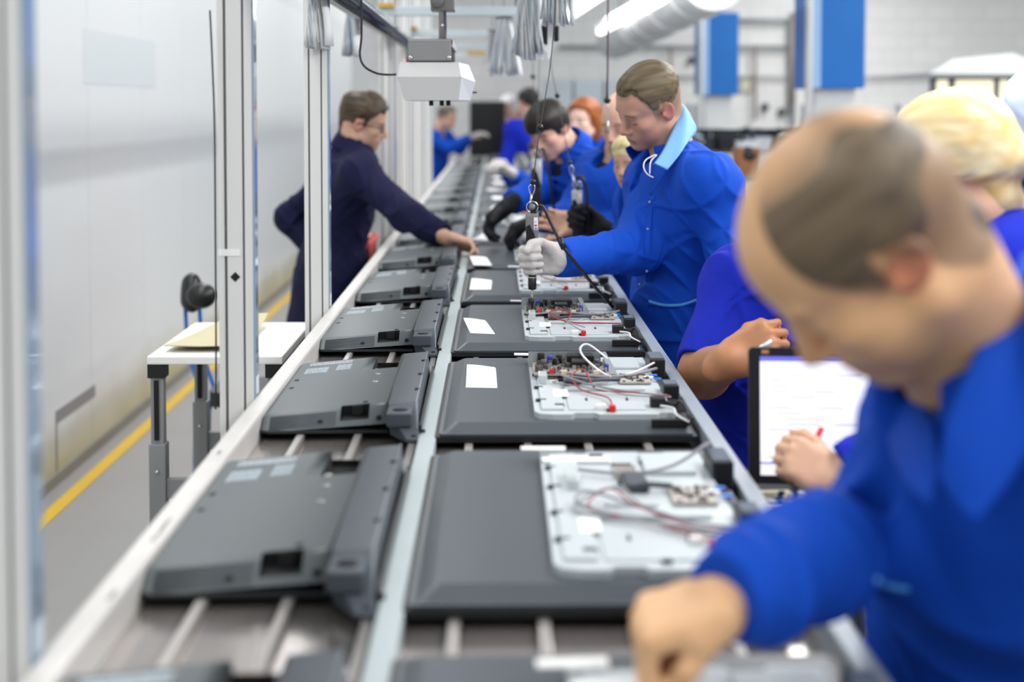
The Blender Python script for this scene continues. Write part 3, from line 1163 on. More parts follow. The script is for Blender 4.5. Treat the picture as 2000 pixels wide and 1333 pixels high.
rowy = lambda k: ROW0 + PITCH_Y * k
p0 = panel_first()
dup(p0, (-.1, rowy(-1) - .01, BELT), 0, 'grey television back cut off by the bottom edge of the picture',
    skip=('wire', 'foil_tape', 'flat_cable', 'flat_cable_block', 'plate_opening', 'loose_lead'))
p1 = panel_power_row(1, rowy(1), 'grey television back with upright board and white looped wire, second whole one from the camera')
p2_ = panel_power_row(2, rowy(2), 'grey television back with open boards under the tip of the electric screwdriver')
pp = panel_plain(rowy(3), 'grey television back with open boards right behind the screwdriver tip')
for k in range(4, 9):
    dup(pp, (-.1, rowy(k), BELT), 0, f'grey television back with open boards, {nth(k + 1)} whole one from the camera on the right lane')
pf = panel_far(rowy(9), f'small far television back, {nth(9)} whole one from the camera on the right lane')
for k in range(10, 18):
    dup(pf, (-.1, rowy(k), BELT), 0, f'small far television back, {nth(k + 1)} whole one from the camera on the right lane')

# paper sheets lying on the panels
def sheet(name, corners, lab, grid=True, grp='instruction sheets on the televisions'):
    z = BELT + .0251
    a, b, c, d = [Vector((x, y, z)) for x, y in corners]      # front-left, front-right, back-right, back-left
    m = MB()
    n = 6
    vs = []
    for j in range(n + 1):
        for i in range(n + 1):
            u, v = i / n, j / n
            p = (a * (1 - u) + b * u) * (1 - v) + (d * (1 - u) + c * u) * v
            p.z += .0018 * math.sin(u * 3 + v) * v + (.003 * (1 - u) * v * v)
            vs.append(p)
    up = [p + Vector((0, 0, .0006)) for p in vs]
    fs = []
    N = (n + 1) * (n + 1)
    for j in range(n):
        for i in range(n):
            q = j * (n + 1) + i
            fs.append((N + q, N + q + 1, N + q + n + 2, N + q + n + 1))
            fs.append((q + n + 1, q + n + 2, q + 1, q))
    for i in range(n):
        for (q, w_) in ((i, i + 1), (n * (n + 1) + i + 1, n * (n + 1) + i), ((i + 1) * (n + 1), i * (n + 1)), (i * (n + 1) + n, (i + 1) * (n + 1) + n)):
            fs.append((q, w_, N + w_, N + q))
    m.add(vs + up, fs)
    o = m.obj(name, M_paper)
    tag(o, lab, 'paper sheet', grp)
    if grid:
        g = MB()

        def P(u, v):
            p = (a * (1 - u) + b * u) * (1 - v) + (d * (1 - u) + c * u) * v
            p.z += .0018 * math.sin(u * 3 + v) * v + (.003 * (1 - u) * v * v) + .0008
            return p
        for i in range(7):
            v = .08 + i * .075
            q = [P(.06, v), P(.94, v), P(.94, v + .008), P(.06, v + .008)]
            g.add(q, [(0, 1, 2, 3)])
        for i in range(9):
            u = .06 + i * .1085
            q = [P(u, .08), P(u + .008, .08), P(u + .008, .53), P(u, .53)]
            g.add(q, [(0, 1, 2, 3)])
        for i in range(3):
            v = .66 + i * .08
            g.add([P(.1, v), P(.7 - i * .1, v), P(.7 - i * .1, v + .018), P(.1, v + .018)], [(0, 1, 2, 3)])
        g.obj('printed_table', M_ink, o)
    return o


def sheet_px(cs, k, lab):
    """corner pixels on the top plane of row k"""
    pts = []
    for px, py in cs:
        r = CROT @ Vector(((px - 1000) / FPX, (AXIS_Y - py) / FPX, -1.0))
        t = (BELT + .0255 - CAMP.z) / r.z
        q = CAMP + r * t
        pts.append((q.x, q.y))
    return sheet('instruction_sheet', pts, lab)


sheet_px([(910, 757), (971, 758), (968, 717), (912, 717)], 1, 'white sheet with a grid lying square on the television beside the looped wire')
sheet_px([(919, 651), (967, 653), (948, 625), (905, 625)], 2, 'white sheet lying askew on the television under the screwdriver')
sheet_px([(917, 566), (959, 566), (961, 547), (921, 547)], 3, 'white sheet on the television just behind the gloved hand')
sheet_px([(925, 518), (961, 519), (950, 502), (917, 503)], 4, 'white sheet on the television by the outstretched bare hand')
sheet_px([(920, 468), (955, 470), (970, 457), (945, 457)], 5, 'white sheet lying turned on the sixth television of the right lane')
for k in range(6, 13):
    y = rowy(k) + .17
    x = -.045 + .01 * ((k * 7) % 3)
    s_ = .02 * ((k * 5) % 3 - 1)
    sheet('instruction_sheet', [(x, y), (x + .085, y + s_ * .3), (x + .085 + s_, y + .19), (x + s_, y + .19)], f'small white sheet on the {nth(k + 1)} television of the right lane', False)

# ------------------------------------------------------------------ television covers (left lane)
GC = 'television covers on the left lane'


def make_cover(lab, y):
    """local: x 0 at the low left edge, y 0 at the tip of the foot strip; low on the left, raised on the right"""
    t = thing('television_cover', lab, 'television cover', (-.40, y, BELT), 0, GC)
    M_cs = mat('charcoal_strip', '4c535b', .38, 0, .03, 20)
    zt = lambda x: .025 + (x - .01) * .090
    zb = lambda x: .001 + .014 * max(0, x) / .22
    yb = lambda x: .070 + .005 * x / .22
    YB, YK = .109, .575
    prof = [(0, 0), (.22, .30), (.45, .62), (.62, .82), (.76, .935), (.90, .985), (1.08, 1.0)]
    edge = lambda x: min(1, .25 + .75 * math.sqrt(max(0, 1 - (max(0, .014 - x) / .013) ** 2)))

    def F(x, k):
        u, f = prof[k]
        b, a = zb(x), zt(x) * edge(x)
        e = (1 - edge(x)) * .012
        return Vector((x, yb(x) + e + (YB - yb(x)) * u, b + (a - b) * f))

    def T(x, y_):
        return Vector((x, y_, zt(x) * edge(x)))

    def onf(x, f):
        """point on the front slope at height share f"""
        u = np.interp(f, [p[1] for p in prof], [p[0] for p in prof])
        return Vector((x, yb(x) + (YB - yb(x)) * u, zb(x) + (zt(x) - zb(x)) * f))
    m = MB()
    xs = [.001, .003, .006, .010, .015, .03, .135, .183, .2145]
    n = len(xs)
    vs = [F(x, k) for k in range(len(prof)) for x in xs]
    fs = []
    for k in range(len(prof) - 1):
        for i in range(n - 1):
            if xs[i] == .135 and k >= 1:
                continue
            fs.append((k * n + i, k * n + i + 1, (k + 1) * n + i + 1, (k + 1) * n + i))
    m.add(vs, fs, True)
    y0 = yb(.1) + (YB - yb(.1)) * 1.08
    xs2 = [.001, .003, .006, .010, .015, .03, .135, .160, .183, .209, .2145]
    for (a, b) in ((y0, .437), (.437, YK)):
        for i in range(len(xs2) - 1):
            if a == .437 and .16 <= xs2[i] < .209:
                continue
            m.add([T(xs2[i], a if a > .2 else yb(xs2[i]) + (1 - edge(xs2[i])) * .012 + (YB - yb(xs2[i])) * 1.08), T(xs2[i + 1], a if a > .2 else yb(xs2[i + 1]) + (1 - edge(xs2[i + 1])) * .012 + (YB - yb(xs2[i + 1])) * 1.08), T(xs2[i + 1], b), T(xs2[i], b)], [(0, 1, 2, 3)], True)
    for (a, b) in ((.001, .16), (.209, .2145)):
        m.add([T(a, YK), T(b, YK), Vector((b, YK + .004, zb(b))), Vector((a, YK + .004, zb(a)))], [(0, 1, 2, 3)])
    m.add([F(.001, 0), F(.2145, 0), Vector((.2145, YK + .004, zb(.2145))), Vector((.001, YK + .004, zb(0)))], [(3, 2, 1, 0)])
    m.add([F(.2145, 0), F(.2145, 5), T(.2145, YK), Vector((.2145, YK + .004, zb(.2145)))], [(0, 1, 2, 3)])
    bm = bmesh.new()
    me = bpy.data.meshes.new('shell')
    me.from_pydata([tuple(v) for v in m.v], [], m.f)
    bm.from_mesh(me)
    bmesh.ops.remove_doubles(bm, verts=bm.verts, dist=.0002)
    bmesh.ops.recalc_face_normals(bm, faces=bm.faces)
    bm.to_mesh(me)
    bm.free()
    me.polygons.foreach_set('use_smooth', [True] * len(me.polygons))
    me.set_sharp_from_angle(angle=math.radians(32))
    me.materials.append(M_tv)
    sh = bpy.data.objects.new('shell', me)
    COL.objects.link(sh)
    sh.parent = t
    # dark lower lip peeping out at the low corner
    lip = MB().prism([(-.001, .088), (.004, .073), (.02, .064), (.215, .069), (.215, .085), (.02, .085), (.008, .10), (.006, .57), (-.001, .57)], .0004, .0045)
    lip.obj('edge_lip', mat('charcoal_dark', '1d2023', .5), t)
    v = MB()
    for i in range(11):
        f = .10 + i * .07
        v.tube([onf(.018, f) + Vector((0, -.0003, .0004)), onf(.128, f) + Vector((0, -.0003, .0004))], .0007, 5, 1)
    v.obj('vent_rib', mat('charcoal_rib', '565d61', .45), t)
    # recessed window: inner box with a dark core and a ledge
    a, b = .135, .183
    ya = onf(.16, .30).y
    w_ = MB()
    for (p, q) in ((a, b),):
        w_.add([onf(p, .30), onf(q, .30), Vector((q, YB + .008, zb(.16) + .010)), Vector((p, YB + .008, zb(.16) + .010))], [(0, 1, 2, 3)])
        w_.add([Vector((p, YB + .008, zb(.16) + .010)), Vector((q, YB + .008, zb(.16) + .010)), Vector((q, YB + .006, zt(q) + .0002)), Vector((p, YB + .006, zt(p) + .0002))], [(0, 1, 2, 3)])
        for x in (p, q):
            w_.add([onf(x, .30), Vector((x, YB + .008, zb(.16) + .010)), Vector((x, YB + .006, zt(x))), onf(x, .985), onf(x, .82), onf(x, .62)], [(0, 1, 2, 3, 4, 5)])
    w_.obj('recess_box', mat('recess_dark', '17191b', .6), t)
    MB().box(.153, .170, YB - .002, YB + .0075, zb(.16) + .011, zb(.16) + .026).obj('recess_socket', M_blackm, t)
    # notch pocket with the port sockets
    a, b = .160, .209
    nb = MB()
    nb.box(a - .001, b + .001, .436, YK + .002, .0155, .0175)
    nb.box(a, b, YK, YK + .0015, .006, .026)
    nb.box(a - .0015, a, .437, YK, .005, zt(a) - .0005)
    nb.box(b, b + .0015, .437, YK, .005, zt(b) - .0005)
    nb.box(a, b, .4355, .437, .005, zt(a) - .0005)
    nb.obj('port_recess', M_blackm, t)
    pc = MB().box(.1635, .174, .440, .462, .006, zt(.16) - .003, .001)
    pc.obj('port_socket', M_steel, t)
    for x in (.1785, .1845):
        MB().box(x, x + .0035, .440, .455, .006, zt(.16) - .004, .0006).obj('port_socket', M_steel, t)

    def dec(mb, x0, x1, y0_, y1, h=.0005):
        p = [T(x0, y0_), T(x1, y0_), T(x1, y1), T(x0, y1)]
        mb.add([q + Vector((0, 0, h)) for q in p] + [q - Vector((0, 0, h)) for q in p], [(0, 1, 2, 3), (7, 6, 5, 4), (0, 4, 5, 1), (1, 5, 6, 2), (2, 6, 7, 3), (3, 7, 4, 0)])
    lb = MB()
    R = random.Random(21)
    for (a0, a1, b0, b1, stp, hh) in ((.028, .112, .535, .566, .0155, .0115), (.027, .071, .452, .508, .0112, .0080), (.087, .116, .462, .522, .0100, .0072)):
        yy_ = b0
        while yy_ < b1 - .002:
            xx = a0
            while xx < a1:
                ww = R.uniform(.003, .012)
                dec(lb, xx, min(xx + ww, a1), yy_, yy_ + hh)
                xx += ww + .0012
            yy_ += stp
    lb.obj('label_print', M_print, t)['kind'] = 'stuff'
    for (x, y_) in ((.022, .393), (.022, .319), (.174, .128)):
        sd = MB()
        dec(sd, x - .004, x + .004, y_ - .006, y_ + .006, .0006)
        sd.obj('slot_mark', M_blackm, t)
    for (x, y_) in ((.1745, .383), (.176, .308)):
        MB().lathe([(.0055, 0), (.005, .0010), (.001, .0014)], T(x, y_), 12).obj('bright_screw', M_steel, t)
    for (x, f) in ((.1025, .30), (.2, .30)):
        p = onf(x, f)
        MB().cyl(p + Vector((0, -.0012, .0008)), p + Vector((0, .012, -.006)), .0047, n=14).obj('round_hole', M_blackm, t)
    # thick strip along the right with its pointed foot
    def zs(x, y_):
        top = .0445 + (x - .214) * .09
        return top if y_ >= .088 else .005 + (top - .005) * (y_ / .088) ** .9
    xl = lambda y_: float(np.interp(y_, [0, .054, .088, .575], [.251, .2205, .2155, .2120]))
    xr = lambda y_: float(np.interp(y_, [0, .088, .575], [.269, .2625, .2605]))
    st = MB()
    ysv = [0, .027, .054, .075, .088, .10, .3, .575]
    top = [[Vector((xl(y_), y_, zs(xl(y_), y_))), Vector((xr(y_), y_, zs(xr(y_), y_)))] for y_ in ysv]
    vs = []
    for (p, q), y_ in zip(top, ysv):
        vs += [Vector((p.x, y_, max(0, zb(.2) - .006) if y_ > .06 else .0005)), p, q, Vector((xr(y_) + .006, y_, .0005))]
    fs = []
    for k in range(len(ysv) - 1):
        for i in range(4):
            j = (i + 1) % 4
            fs.append((k * 4 + i, k * 4 + j, (k + 1) * 4 + j, (k + 1) * 4 + i))
    fs += [(0, 1, 2, 3), tuple(len(vs) - 4 + i for i in (3, 2, 1, 0))]
    st.add(vs, fs)
    so = st.obj('side_strip', M_cs, t)
    MB().tube([Vector((xr(y_) - .0004, y_, zs(xr(y_), y_) + .0004)) for y_ in (.02, .088, .3, .574)], .0014, 6, 1).obj('strip_edge', mat('pale_edge', '858d93', .3, .2), so)  # paler line along the outer edge of the strip
    MB().tube([Vector((.2135, y_, .0442)) for y_ in (.09, .3, .574)], .0012, 6, 1).obj('strip_seam', mat('charcoal_dark', '1d2023', .5), so)
    bk = MB().box(.2165, .2580, .022, .082, .020, .0425, .003)
    bo = bk.obj('socket_boss', M_cs, so)
    MB().lathe([(.0125, 0), (.0125, .0007), (.001, .0008)], (.2375, .052, .0425), 22).obj('socket_hole', M_blackm, bo)
    for y_ in (.19, .33, .47):
        MB().box(xr(y_) - .008, xr(y_) + .001, y_, y_ + .005, zs(xr(y_), y_) - .003, zs(xr(y_), y_) + .0018).obj('edge_clip', M_black, so)
    for (x, y_) in ((.232, .038), (.258, .006)):
        MB().box(x, x + .008, y_, y_ + .004, zs(x, y_) - .002, zs(x, y_) + .0016).obj('edge_clip', M_black, so)
    MB().box(.2695, .2735, .03, .56, .0005, .022, .001).obj('rim_wall', M_bez, t)
    MB().box(.2735, .279, .036, .046, .0005, .012, .001).obj('rim_latch', M_black, t)
    return t


c0 = make_cover('grey television cover with black port notch, nearest whole one on the left lane', 1.481)
dup(c0, (-.40, rowy(-1) + .005, BELT), 0, 'grey television cover cut off by the bottom edge of the picture')
cl_lab = ['grey television cover, second whole one on the left lane, pale print at its back', 'grey television cover level with the white side table',
          'grey television cover just this side of the navy coated man', 'grey television cover beside the red crate', 'grey television cover under the forearm of the navy coated man']
for k in range(1, 14):
    lab = cl_lab[k - 1] if k <= 5 else f'grey television cover, {nth(k + 1)} whole one from the camera on the left lane'
    if k < 8:
        dup(c0, (-.40 + .004 * (k % 2), rowy(k) - .002, BELT), math.radians(.35 * ((k * 5) % 3 - 1)), lab)
    else:
        dup(c0, (-.40, rowy(k), BELT), 0, lab, skip=('vent_rib', 'slot_mark', 'bright_screw', 'round_hole', 'edge_clip', 'label_print', 'port_socket', 'strip_edge', 'strip_seam', 'rim_latch'))
# ------------------------------------------------------------------ people
M_skin = mat('skin', 'd3a183', .48, attr=True, sss=.12, bump=.10, bscale=400)
M_hair = mat('hair_strands', '4a3c2e', .5, attr=True, spec=.35)


def cloth(name, col, rough=.8):
    return mat(name, col, rough, 0, .07, 5, .5, 24, spec=.22)


M_coat = cloth('blue_work_coat', '0747b6')
M_coatp = cloth('violet_blue_work_coat', '1428b2')
M_navy = cloth('navy_work_coat', '121538')
M_lining = cloth('light_blue_lining', '7fb4ee', .6)
M_coatd = cloth('blue_coat_lining', '0a3fa0')
M_trs = cloth('dark_trousers', '23262e')
M_shoe = mat('black_shoe', '121214', .5)
M_gl_b = mat('black_glove', '121316', .85, bump=.3, bscale=300)
M_gl_w = mat('pale_grey_glove', 'c9c4c0', .85, 0, .05, 60, .3, 260)
M_pipe = mat('light_blue_piping', '4f9be0', .6)
M_shirt = mat('black_shirt', '101014', .8)
M_snap = mat('snap_metal', 'b9bcc2', .3, .6)


def torso(S, J, g, k=.06, coat=False, hem=.55):
    """trunk built round pelvis, chest, neck base and shoulders; g grows every radius"""
    pel, che, nk = V3(J['pelvis']), V3(J['chest']), V3(J['neck'])
    sl, sr = V3(J['SL']), V3(J['SR'])
    side = nrm(sl - sr)
    up = nrm(che - pel)
    fr_ = nrm(np.cross(side, up))
    side = nrm(np.cross(up, fr_))
    R = np.stack([side, fr_, up], 1)
    b = J.get('build', 1.0)
    S.u(d_ell(che + fr_ * .01, ((.158 * b) + g, (.108 * b) + g, .175 + g), R), k)
    S.u(d_ell((pel + che) / 2, ((.150 * b) + g, (.105 * b) + g, .19 + g), R), k)
    S.u(d_ell(pel, ((.165 * b) + g, (.118 * b) + g, .15 + g), R), k)
    S.u(d_cap(sl - side * .01, sr + side * .01, .053 + g), .06)
    mid = (sl + sr) / 2
    S.u(d_cap(mid, nk, .075 + g * .6, .052 + g * .6), .05)
    for q in (sl, sr):
        S.u(d_cap(nk - up * .035, q - up * .005, .05 + g, .05 + g), .05)
    S.u(d_cap(sl, che - up * .04 + side * .06, .058 + g, .085 + g), .05)
    S.u(d_cap(sr, che - up * .04 - side * .06, .058 + g, .085 + g), .05)
    if coat:
        bot = pel + np.array([0, 0, -1.0], np.float32) * (pel[2] - hem) + V3(J.get('skirt', (0, 0, 0)))
        S.u(cut(d_cap(pel, bot, .162 * b + g, .21 * b + g, fr_, 1.32), d_plane(bot, (0, 0, -1))), .05)
    return side, fr_, up


def limb(S, a, b, c, r, g, k=.03, cutat=None):
    S.u(d_cap(a, b, r[0] + g, r[1] + g), k)
    f = d_cap(b, c, r[1] + g, r[2] + g)
    if cutat is not None:
        n = nrm(V3(c) - V3(b))
        f = cut(f, d_plane(V3(c) + n * cutat, n))
    S.u(f, k)


def folds(seed, amp, J=None):
    def g(P, D):
        q = P.copy()
        w1 = np.sin((.85 * q[:, 0] + .55 * q[:, 1]) * 34 + 2.0 * np.sin(q[:, 2] * 6 + seed) + 1.2 * np.sin(q[:, 2] * 15 + seed * 2) + seed)
        w2 = np.sin((q[:, 0] + .75 * q[:, 2]) * 27 + 1.6 * np.sin(q[:, 2] * 9 + seed * 1.3) + 1.4 * np.sin(q[:, 1] * 15))
        w3 = np.sin((q[:, 1] - .8 * q[:, 2] + .4 * q[:, 0]) * 25 + 1.7 * np.sin(q[:, 2] * 10 + seed * .6) + 1.5 * np.sin(q[:, 0] * 13 + 1))
        f = np.maximum(.75 * (1 - np.abs(w1)) ** 1.6, np.maximum(.7 * (1 - np.abs(w2)) ** 1.6, .7 * (1 - np.abs(w3)) ** 1.6)) + .15 * wob(q, 38, seed)
        m = .6 + .5 * wob(P, 7, seed)
        return D + amp * (.45 - f) * m * 2.6
    return g


def crom(P, n):
    P = np.asarray(P, dtype=np.float32)
    m = len(P)
    out = []
    for t in np.linspace(0, m - 1, n):
        i = min(int(t), m - 2)
        u = t - i
        p0, p1, p2, p3 = P[max(i - 1, 0)], P[i], P[i + 1], P[min(i + 2, m - 1)]
        out.append(.5 * ((2 * p1) + (p2 - p0) * u + (2 * p0 - 5 * p1 + 4 * p2 - p3) * u * u + (3 * p1 - p0 - 3 * p2 + p3) * u ** 3))
    return np.array(out)


def patch(name, rows, m, parent, thick=.0025, nu=None, nv=None):
    """cloth piece laid smoothly through rows of points, given thickness"""
    G = np.array([[tuple(p) for p in r] for r in rows], dtype=np.float32)
    nu = nu or max(8, G.shape[1] * 4)
    nv = nv or max(6, G.shape[0] * 3)
    G = np.stack([crom(r, nu) for r in G])
    G = np.stack([crom(G[:, j], nv) for j in range(nu)], 1)
    org = np.array(parent.location[:], np.float32) if parent is not None else np.zeros(3, np.float32)
    G = G - org
    du, dv = np.gradient(G, axis=1), np.gradient(G, axis=0)
    N = np.cross(du, dv)
    N /= np.linalg.norm(N, axis=2, keepdims=True) + 1e-9
    top, bot = G + N * thick / 2, G - N * thick / 2
    mb = MB()
    vs = np.concatenate([top.reshape(-1, 3), bot.reshape(-1, 3)])
    fs = []
    K = nu * nv
    for j in range(nv - 1):
        for i in range(nu - 1):
            q = j * nu + i
            fs.append((q, q + 1, q + nu + 1, q + nu))
            fs.append((K + q + nu, K + q + nu + 1, K + q + 1, K + q))
    rim = [i for i in range(nu)] + [j * nu + nu - 1 for j in range(1, nv)] + [(nv - 1) * nu + i for i in range(nu - 2, -1, -1)] + [j * nu for j in range(nv - 2, 0, -1)]
    for a_, b_ in zip(rim, rim[1:] + rim[:1]):
        fs.append((a_, K + a_, K + b_, b_))
    mb.add([tuple(v) for v in vs], fs, True)
    return mb.obj(name, m, parent)


def collar(J, side, fr_, up, m, parent, r=.066, hgt=.045, gap=.7, fall=.05, name='collar', tilt=.35):
    """folded shirt collar round the neck base, open at the front"""
    nk = V3(J['neck'])
    ax = nrm(up * (1 - tilt) + nrm(V3(J['H'].o) - nk) * tilt)
    f = nrm(fr_ - ax * fr_.dot(ax))
    s = np.cross(f, ax)
    rows = [[], [], [], []]
    n = 14
    for i in range(n + 1):
        t = gap + (2 * PI - 2 * gap) * i / n
        e = abs(i / n - .5) * 2          # 1 at the front ends
        d = f * math.cos(t) + s * math.sin(t)
        rows[0].append(nk + d * r - ax * .03)
        rows[1].append(nk + d * (r + .006) + ax * (hgt - .018 * e))
        rows[2].append(nk + d * (r + .014) + ax * (hgt - .004 - .02 * e))
        rows[3].append(nk + d * (r + .03 + .012 * e) + f * .012 * e + ax * (hgt - fall - .02 * e))
    return patch(name, rows, m, parent)


def person(J, p, label):
    """J: joints in world space; p: looks"""
    H = J['H']
    foot = V3(J['pelvis']).copy()
    foot[2] = 0
    t = thing('person', label, 'person', tuple(foot))
    h = p.get('h', .005)
    p['neck'] = J['neck']
    sleeve = p.get('sleeve', {})
    # one continuous body: head, neck, trunk, arms, hands, legs
    S = Solid()
    head_parts(S, H, p)
    side, fr_, up = torso(S, J, -.034)
    for L in 'LR':
        limb(S, J['S' + L], J['E' + L], J['W' + L], (.048, .041, .027), p.get('armg', 0.0), .02)
    for L in 'LR':
        hp = J.get('hand' + L, {})
        fr = hand_frame(J['W' + L], hp.get('f', V3(J['W' + L]) - V3(J['E' + L])), hp.get('palm', (0, 0, -1)), L, hp.get('sc', 1.0))
        J['hf' + L] = fr
        gl = p.get('glove', {}).get(L)
        hand_parts(S, fr, hp.get('curls', ((25, 30, 20),) * 4), hp.get('thumb', (0, 10, 10)), hp.get('spread', 4), -.0015 if gl else 0.0, hp.get('td', (.75, .55, -.35)))
    pel = V3(J['pelvis'])
    feet = J.get('feet')
    for i, L in enumerate('LR'):
        sg = 1 if L == 'L' else -1
        hip = pel + side * .085 * sg - up * .03
        ft = V3(feet[i]) if feet else np.array([hip[0], hip[1], .07], np.float32) + side * .03 * sg
        ft[2] = .08
        kn = (hip + ft) / 2 + fr_ * .02
        J['leg' + L] = (hip, kn, ft)
        S.u(d_cap(hip, kn, .072, .052), .03).u(d_cap(kn, ft, .05, .036), .02)
        S.u(d_cap(ft + np.array([0, 0, -.035], np.float32), ft + fr_ * np.array([1, 1, 0], np.float32) * .13 + np.array([0, 0, -.05], np.float32), .036, .026), .02)
    pts = np.array([H.o, pel, V3(J['WL']), V3(J['WR']), V3(J['EL']), V3(J['ER']), V3(J['SL']), V3(J['SR']), J['legL'][2], J['legR'][2]])
    lo, hi = pts.min(0) - .24, pts.max(0) + .24
    lo[2] = -.03
    solid_obj('body', S, lo, hi, h, M_skin, t, lambda v: skin_tone(v, H, p))
    # gloves
    for L, m in p.get('glove', {}).items():
        hp = J.get('hand' + L, {})
        G = Solid()
        hand_parts(G, J['hf' + L], hp.get('curls', ((25, 30, 20),) * 4), hp.get('thumb', (0, 10, 10)), hp.get('spread', 4), .0022, hp.get('td', (.75, .55, -.35)), .005)
        fr = J['hf' + L]
        n_ = nrm(V3(J['W' + L]) - V3(J['E' + L]))
        G.u(d_cap(V3(J['W' + L]) - n_ * .035, V3(J['W' + L]), .033, .030), .012)
        G.disp(lambda P, D: D + .0012 * wob(P, 240, 2.0))
        c = V3(J['W' + L])
        solid_obj('glove', G, c - .24, c + .24, min(h, .0035), m, t)
    # hair
    if p.get('line'):
        make_hair(H, p, t, p.get('hh', min(h, .003)), M_hair, p.get('extra'))
    # trousers and shoes
    T = Solid()
    for L in 'LR':
        hip, kn, ft = J['leg' + L]
        T.u(d_cap(hip, kn, .078, .066), .03).u(cut(d_cap(kn, ft, .066, .056), d_plane(ft - np.array([0, 0, .02], np.float32), (0, 0, -1))), .02)
    T.u(d_ell(pel, (.12, .10, .12)), .04)
    T.disp(folds(1.1, .004))
    solid_obj('trousers', T, lo, hi, max(h, .009), p.get('trs', M_trs), t)
    for L in 'LR':
        hip, kn, ft = J['leg' + L]
        B = Solid()
        ff = fr_ * np.array([1, 1, 0], np.float32)
        B.u(d_cap(ft + np.array([0, 0, -.03], np.float32) - ff * .03, ft + ff * .15 + np.array([0, 0, -.045], np.float32), .050, .040), .02)
        B.inter(d_plane((0, 0, .001), (0, 0, -1)))
        solid_obj('shoe', B, ft - .3, ft + .3, max(h, .008), M_shoe, t)
    # coat
    K = Solid()
    m = p.get('coat', M_coat)
    torso(K, J, p.get('loose', .014), .06, True, p.get('hem', .5))
    for L in 'LR':
        if L in p.get('rolled', ''):
            sh, el, wr = V3(J['S' + L]), V3(J['E' + L]), V3(J['W' + L])
            n = nrm(el - sh)
            K.u(cut(d_cap(sh, el + n * .03, .064, .066), d_plane(el + n * p.get('rollat', -.02), n)), .03)
        else:
            limb(K, J['S' + L], J['E' + L], J['W' + L], (.062, .058, .046), p.get('sleeveg', .0), .035, p.get('cuff', {}).get(L, -.02))
    # neck opening: a scoop down the front so the shirt shows
    nk = V3(J['neck'])
    if p.get('open', True):
        K.sub(d_cap(nk + up * .05, nk - up * .012 + fr_ * .02, .062, .05), .01)
        K.sub(d_cap(nk + fr_ * .09, nk + fr_ * .13 - up * p.get('vee', .12), .045, .006), .01)
    K.disp(folds(p.get('seed', 1.0), p.get('fold', .006)))
    if p.get('coatx'):
        p['coatx'](K, J, side, fr_, up)
    co = solid_obj('coat', K, lo - .02, hi + .02, h, m, t)
    # shirt under it
    Sh = Solid()
    torso(Sh, J, -.022, .06)
    Sh.disp(lambda P, D: D)
    Sh.inter(d_plane(V3(J['pelvis']), -up))
    Sh.inter(lambda P: -(np.linalg.norm(P - (nk + up * .06 + nrm(H.o - nk) * .02), axis=1) - .072))
    solid_obj('shirt', Sh, lo, hi, max(h, .006), p.get('shirt', M_shirt), t)
    if p.get('collar', True):
        collar(J, side, fr_, up, p.get('collarm', m), t, **p.get('collark', {}))
    J['axes'] = (side, fr_, up)
    J['root'] = t
    return t


def w3(v):
    return np.array(v[:], np.float32)


A_ = lambda px, py, Y: w3(at(px, py, Y))
X_, Y_, Z_ = (np.array(v, np.float32) for v in ((1, 0, 0), (0, 1, 0), (0, 0, 1)))

# ---- the young man with the electric screwdriver
drv = A_(1040, 507, 3.43)
J4 = dict(H=head_frame(A_(1267, 204, 3.75), (-.814, -.312, -.49), (-.318, -.465, .826), .885), pelvis=A_(1345, 600, 3.80), chest=A_(1340, 425, 3.75), neck=A_(1316, 302, 3.79),
          SL=A_(1386, 362, 3.57), SR=A_(1280, 355, 3.87), EL=A_(1428, 500, 3.54), WL=A_(1425, 650, 3.5), ER=A_(1240, 488, 3.66),
          WR=drv + np.array([.073, .025, 0], np.float32),
          handR=dict(f=(-1, -.05, -.02), palm=(0, -1, 0), curls=((62, 82, 45), (66, 84, 45), (66, 84, 45), (62, 80, 45)), td=(.45, .80, -.55), thumb=(0, 30, 30), spread=1, sc=.92),
          handL=dict(f=(-.6, -.2, -.4), palm=(-.3, .3, -1)))
pp4 = dict(h=.0034, hh=.0022, skin='cf9d84', blush='c27a6a', ear='c06a5a', line='short', ht=(.0008, .010), he=(-.008, .03), hair='453a2b', hair2='74654a', hamp=.0010, hfreq=190, brow='6f5440', browa=.75,
           stubble=.22, beard='7a6656', scalp='83705a', glove={'R': M_gl_w}, cuff={'R': .014}, seed=2.0, fold=.008, hem=.45, collar=False, vee=.09, lip='a95a54')
P4 = person(J4, pp4, 'young man with short fair hair and pale glove driving a hanging electric screwdriver')
patch('collar_lining', [[A_(1322, 212, 3.83), A_(1326, 226, 3.76), A_(1312, 258, 3.70), A_(1294, 296, 3.655), A_(1277, 321, 3.62)],
                        [A_(1330, 203, 3.84), A_(1340, 215, 3.76), A_(1338, 255, 3.69), A_(1316, 300, 3.635), A_(1290, 327, 3.60)],
                        [A_(1334, 206, 3.845), A_(1360, 250, 3.75), A_(1346, 274, 3.675), A_(1326, 303, 3.615), A_(1303, 332, 3.585)]], M_lining, P4)
patch('collar', [[A_(1321, 214, 3.845), A_(1318, 235, 3.88), A_(1300, 262, 3.88), A_(1272, 283, 3.86), A_(1240, 283, 3.84)],
                 [A_(1333, 206, 3.85), A_(1310, 225, 3.91), A_(1285, 262, 3.91), A_(1255, 287, 3.90), A_(1222, 291, 3.87)],
                 [A_(1350, 262, 3.87), A_(1320, 285, 3.92), A_(1285, 300, 3.93), A_(1255, 310, 3.91), A_(1238, 318, 3.86)]], M_coat, P4)
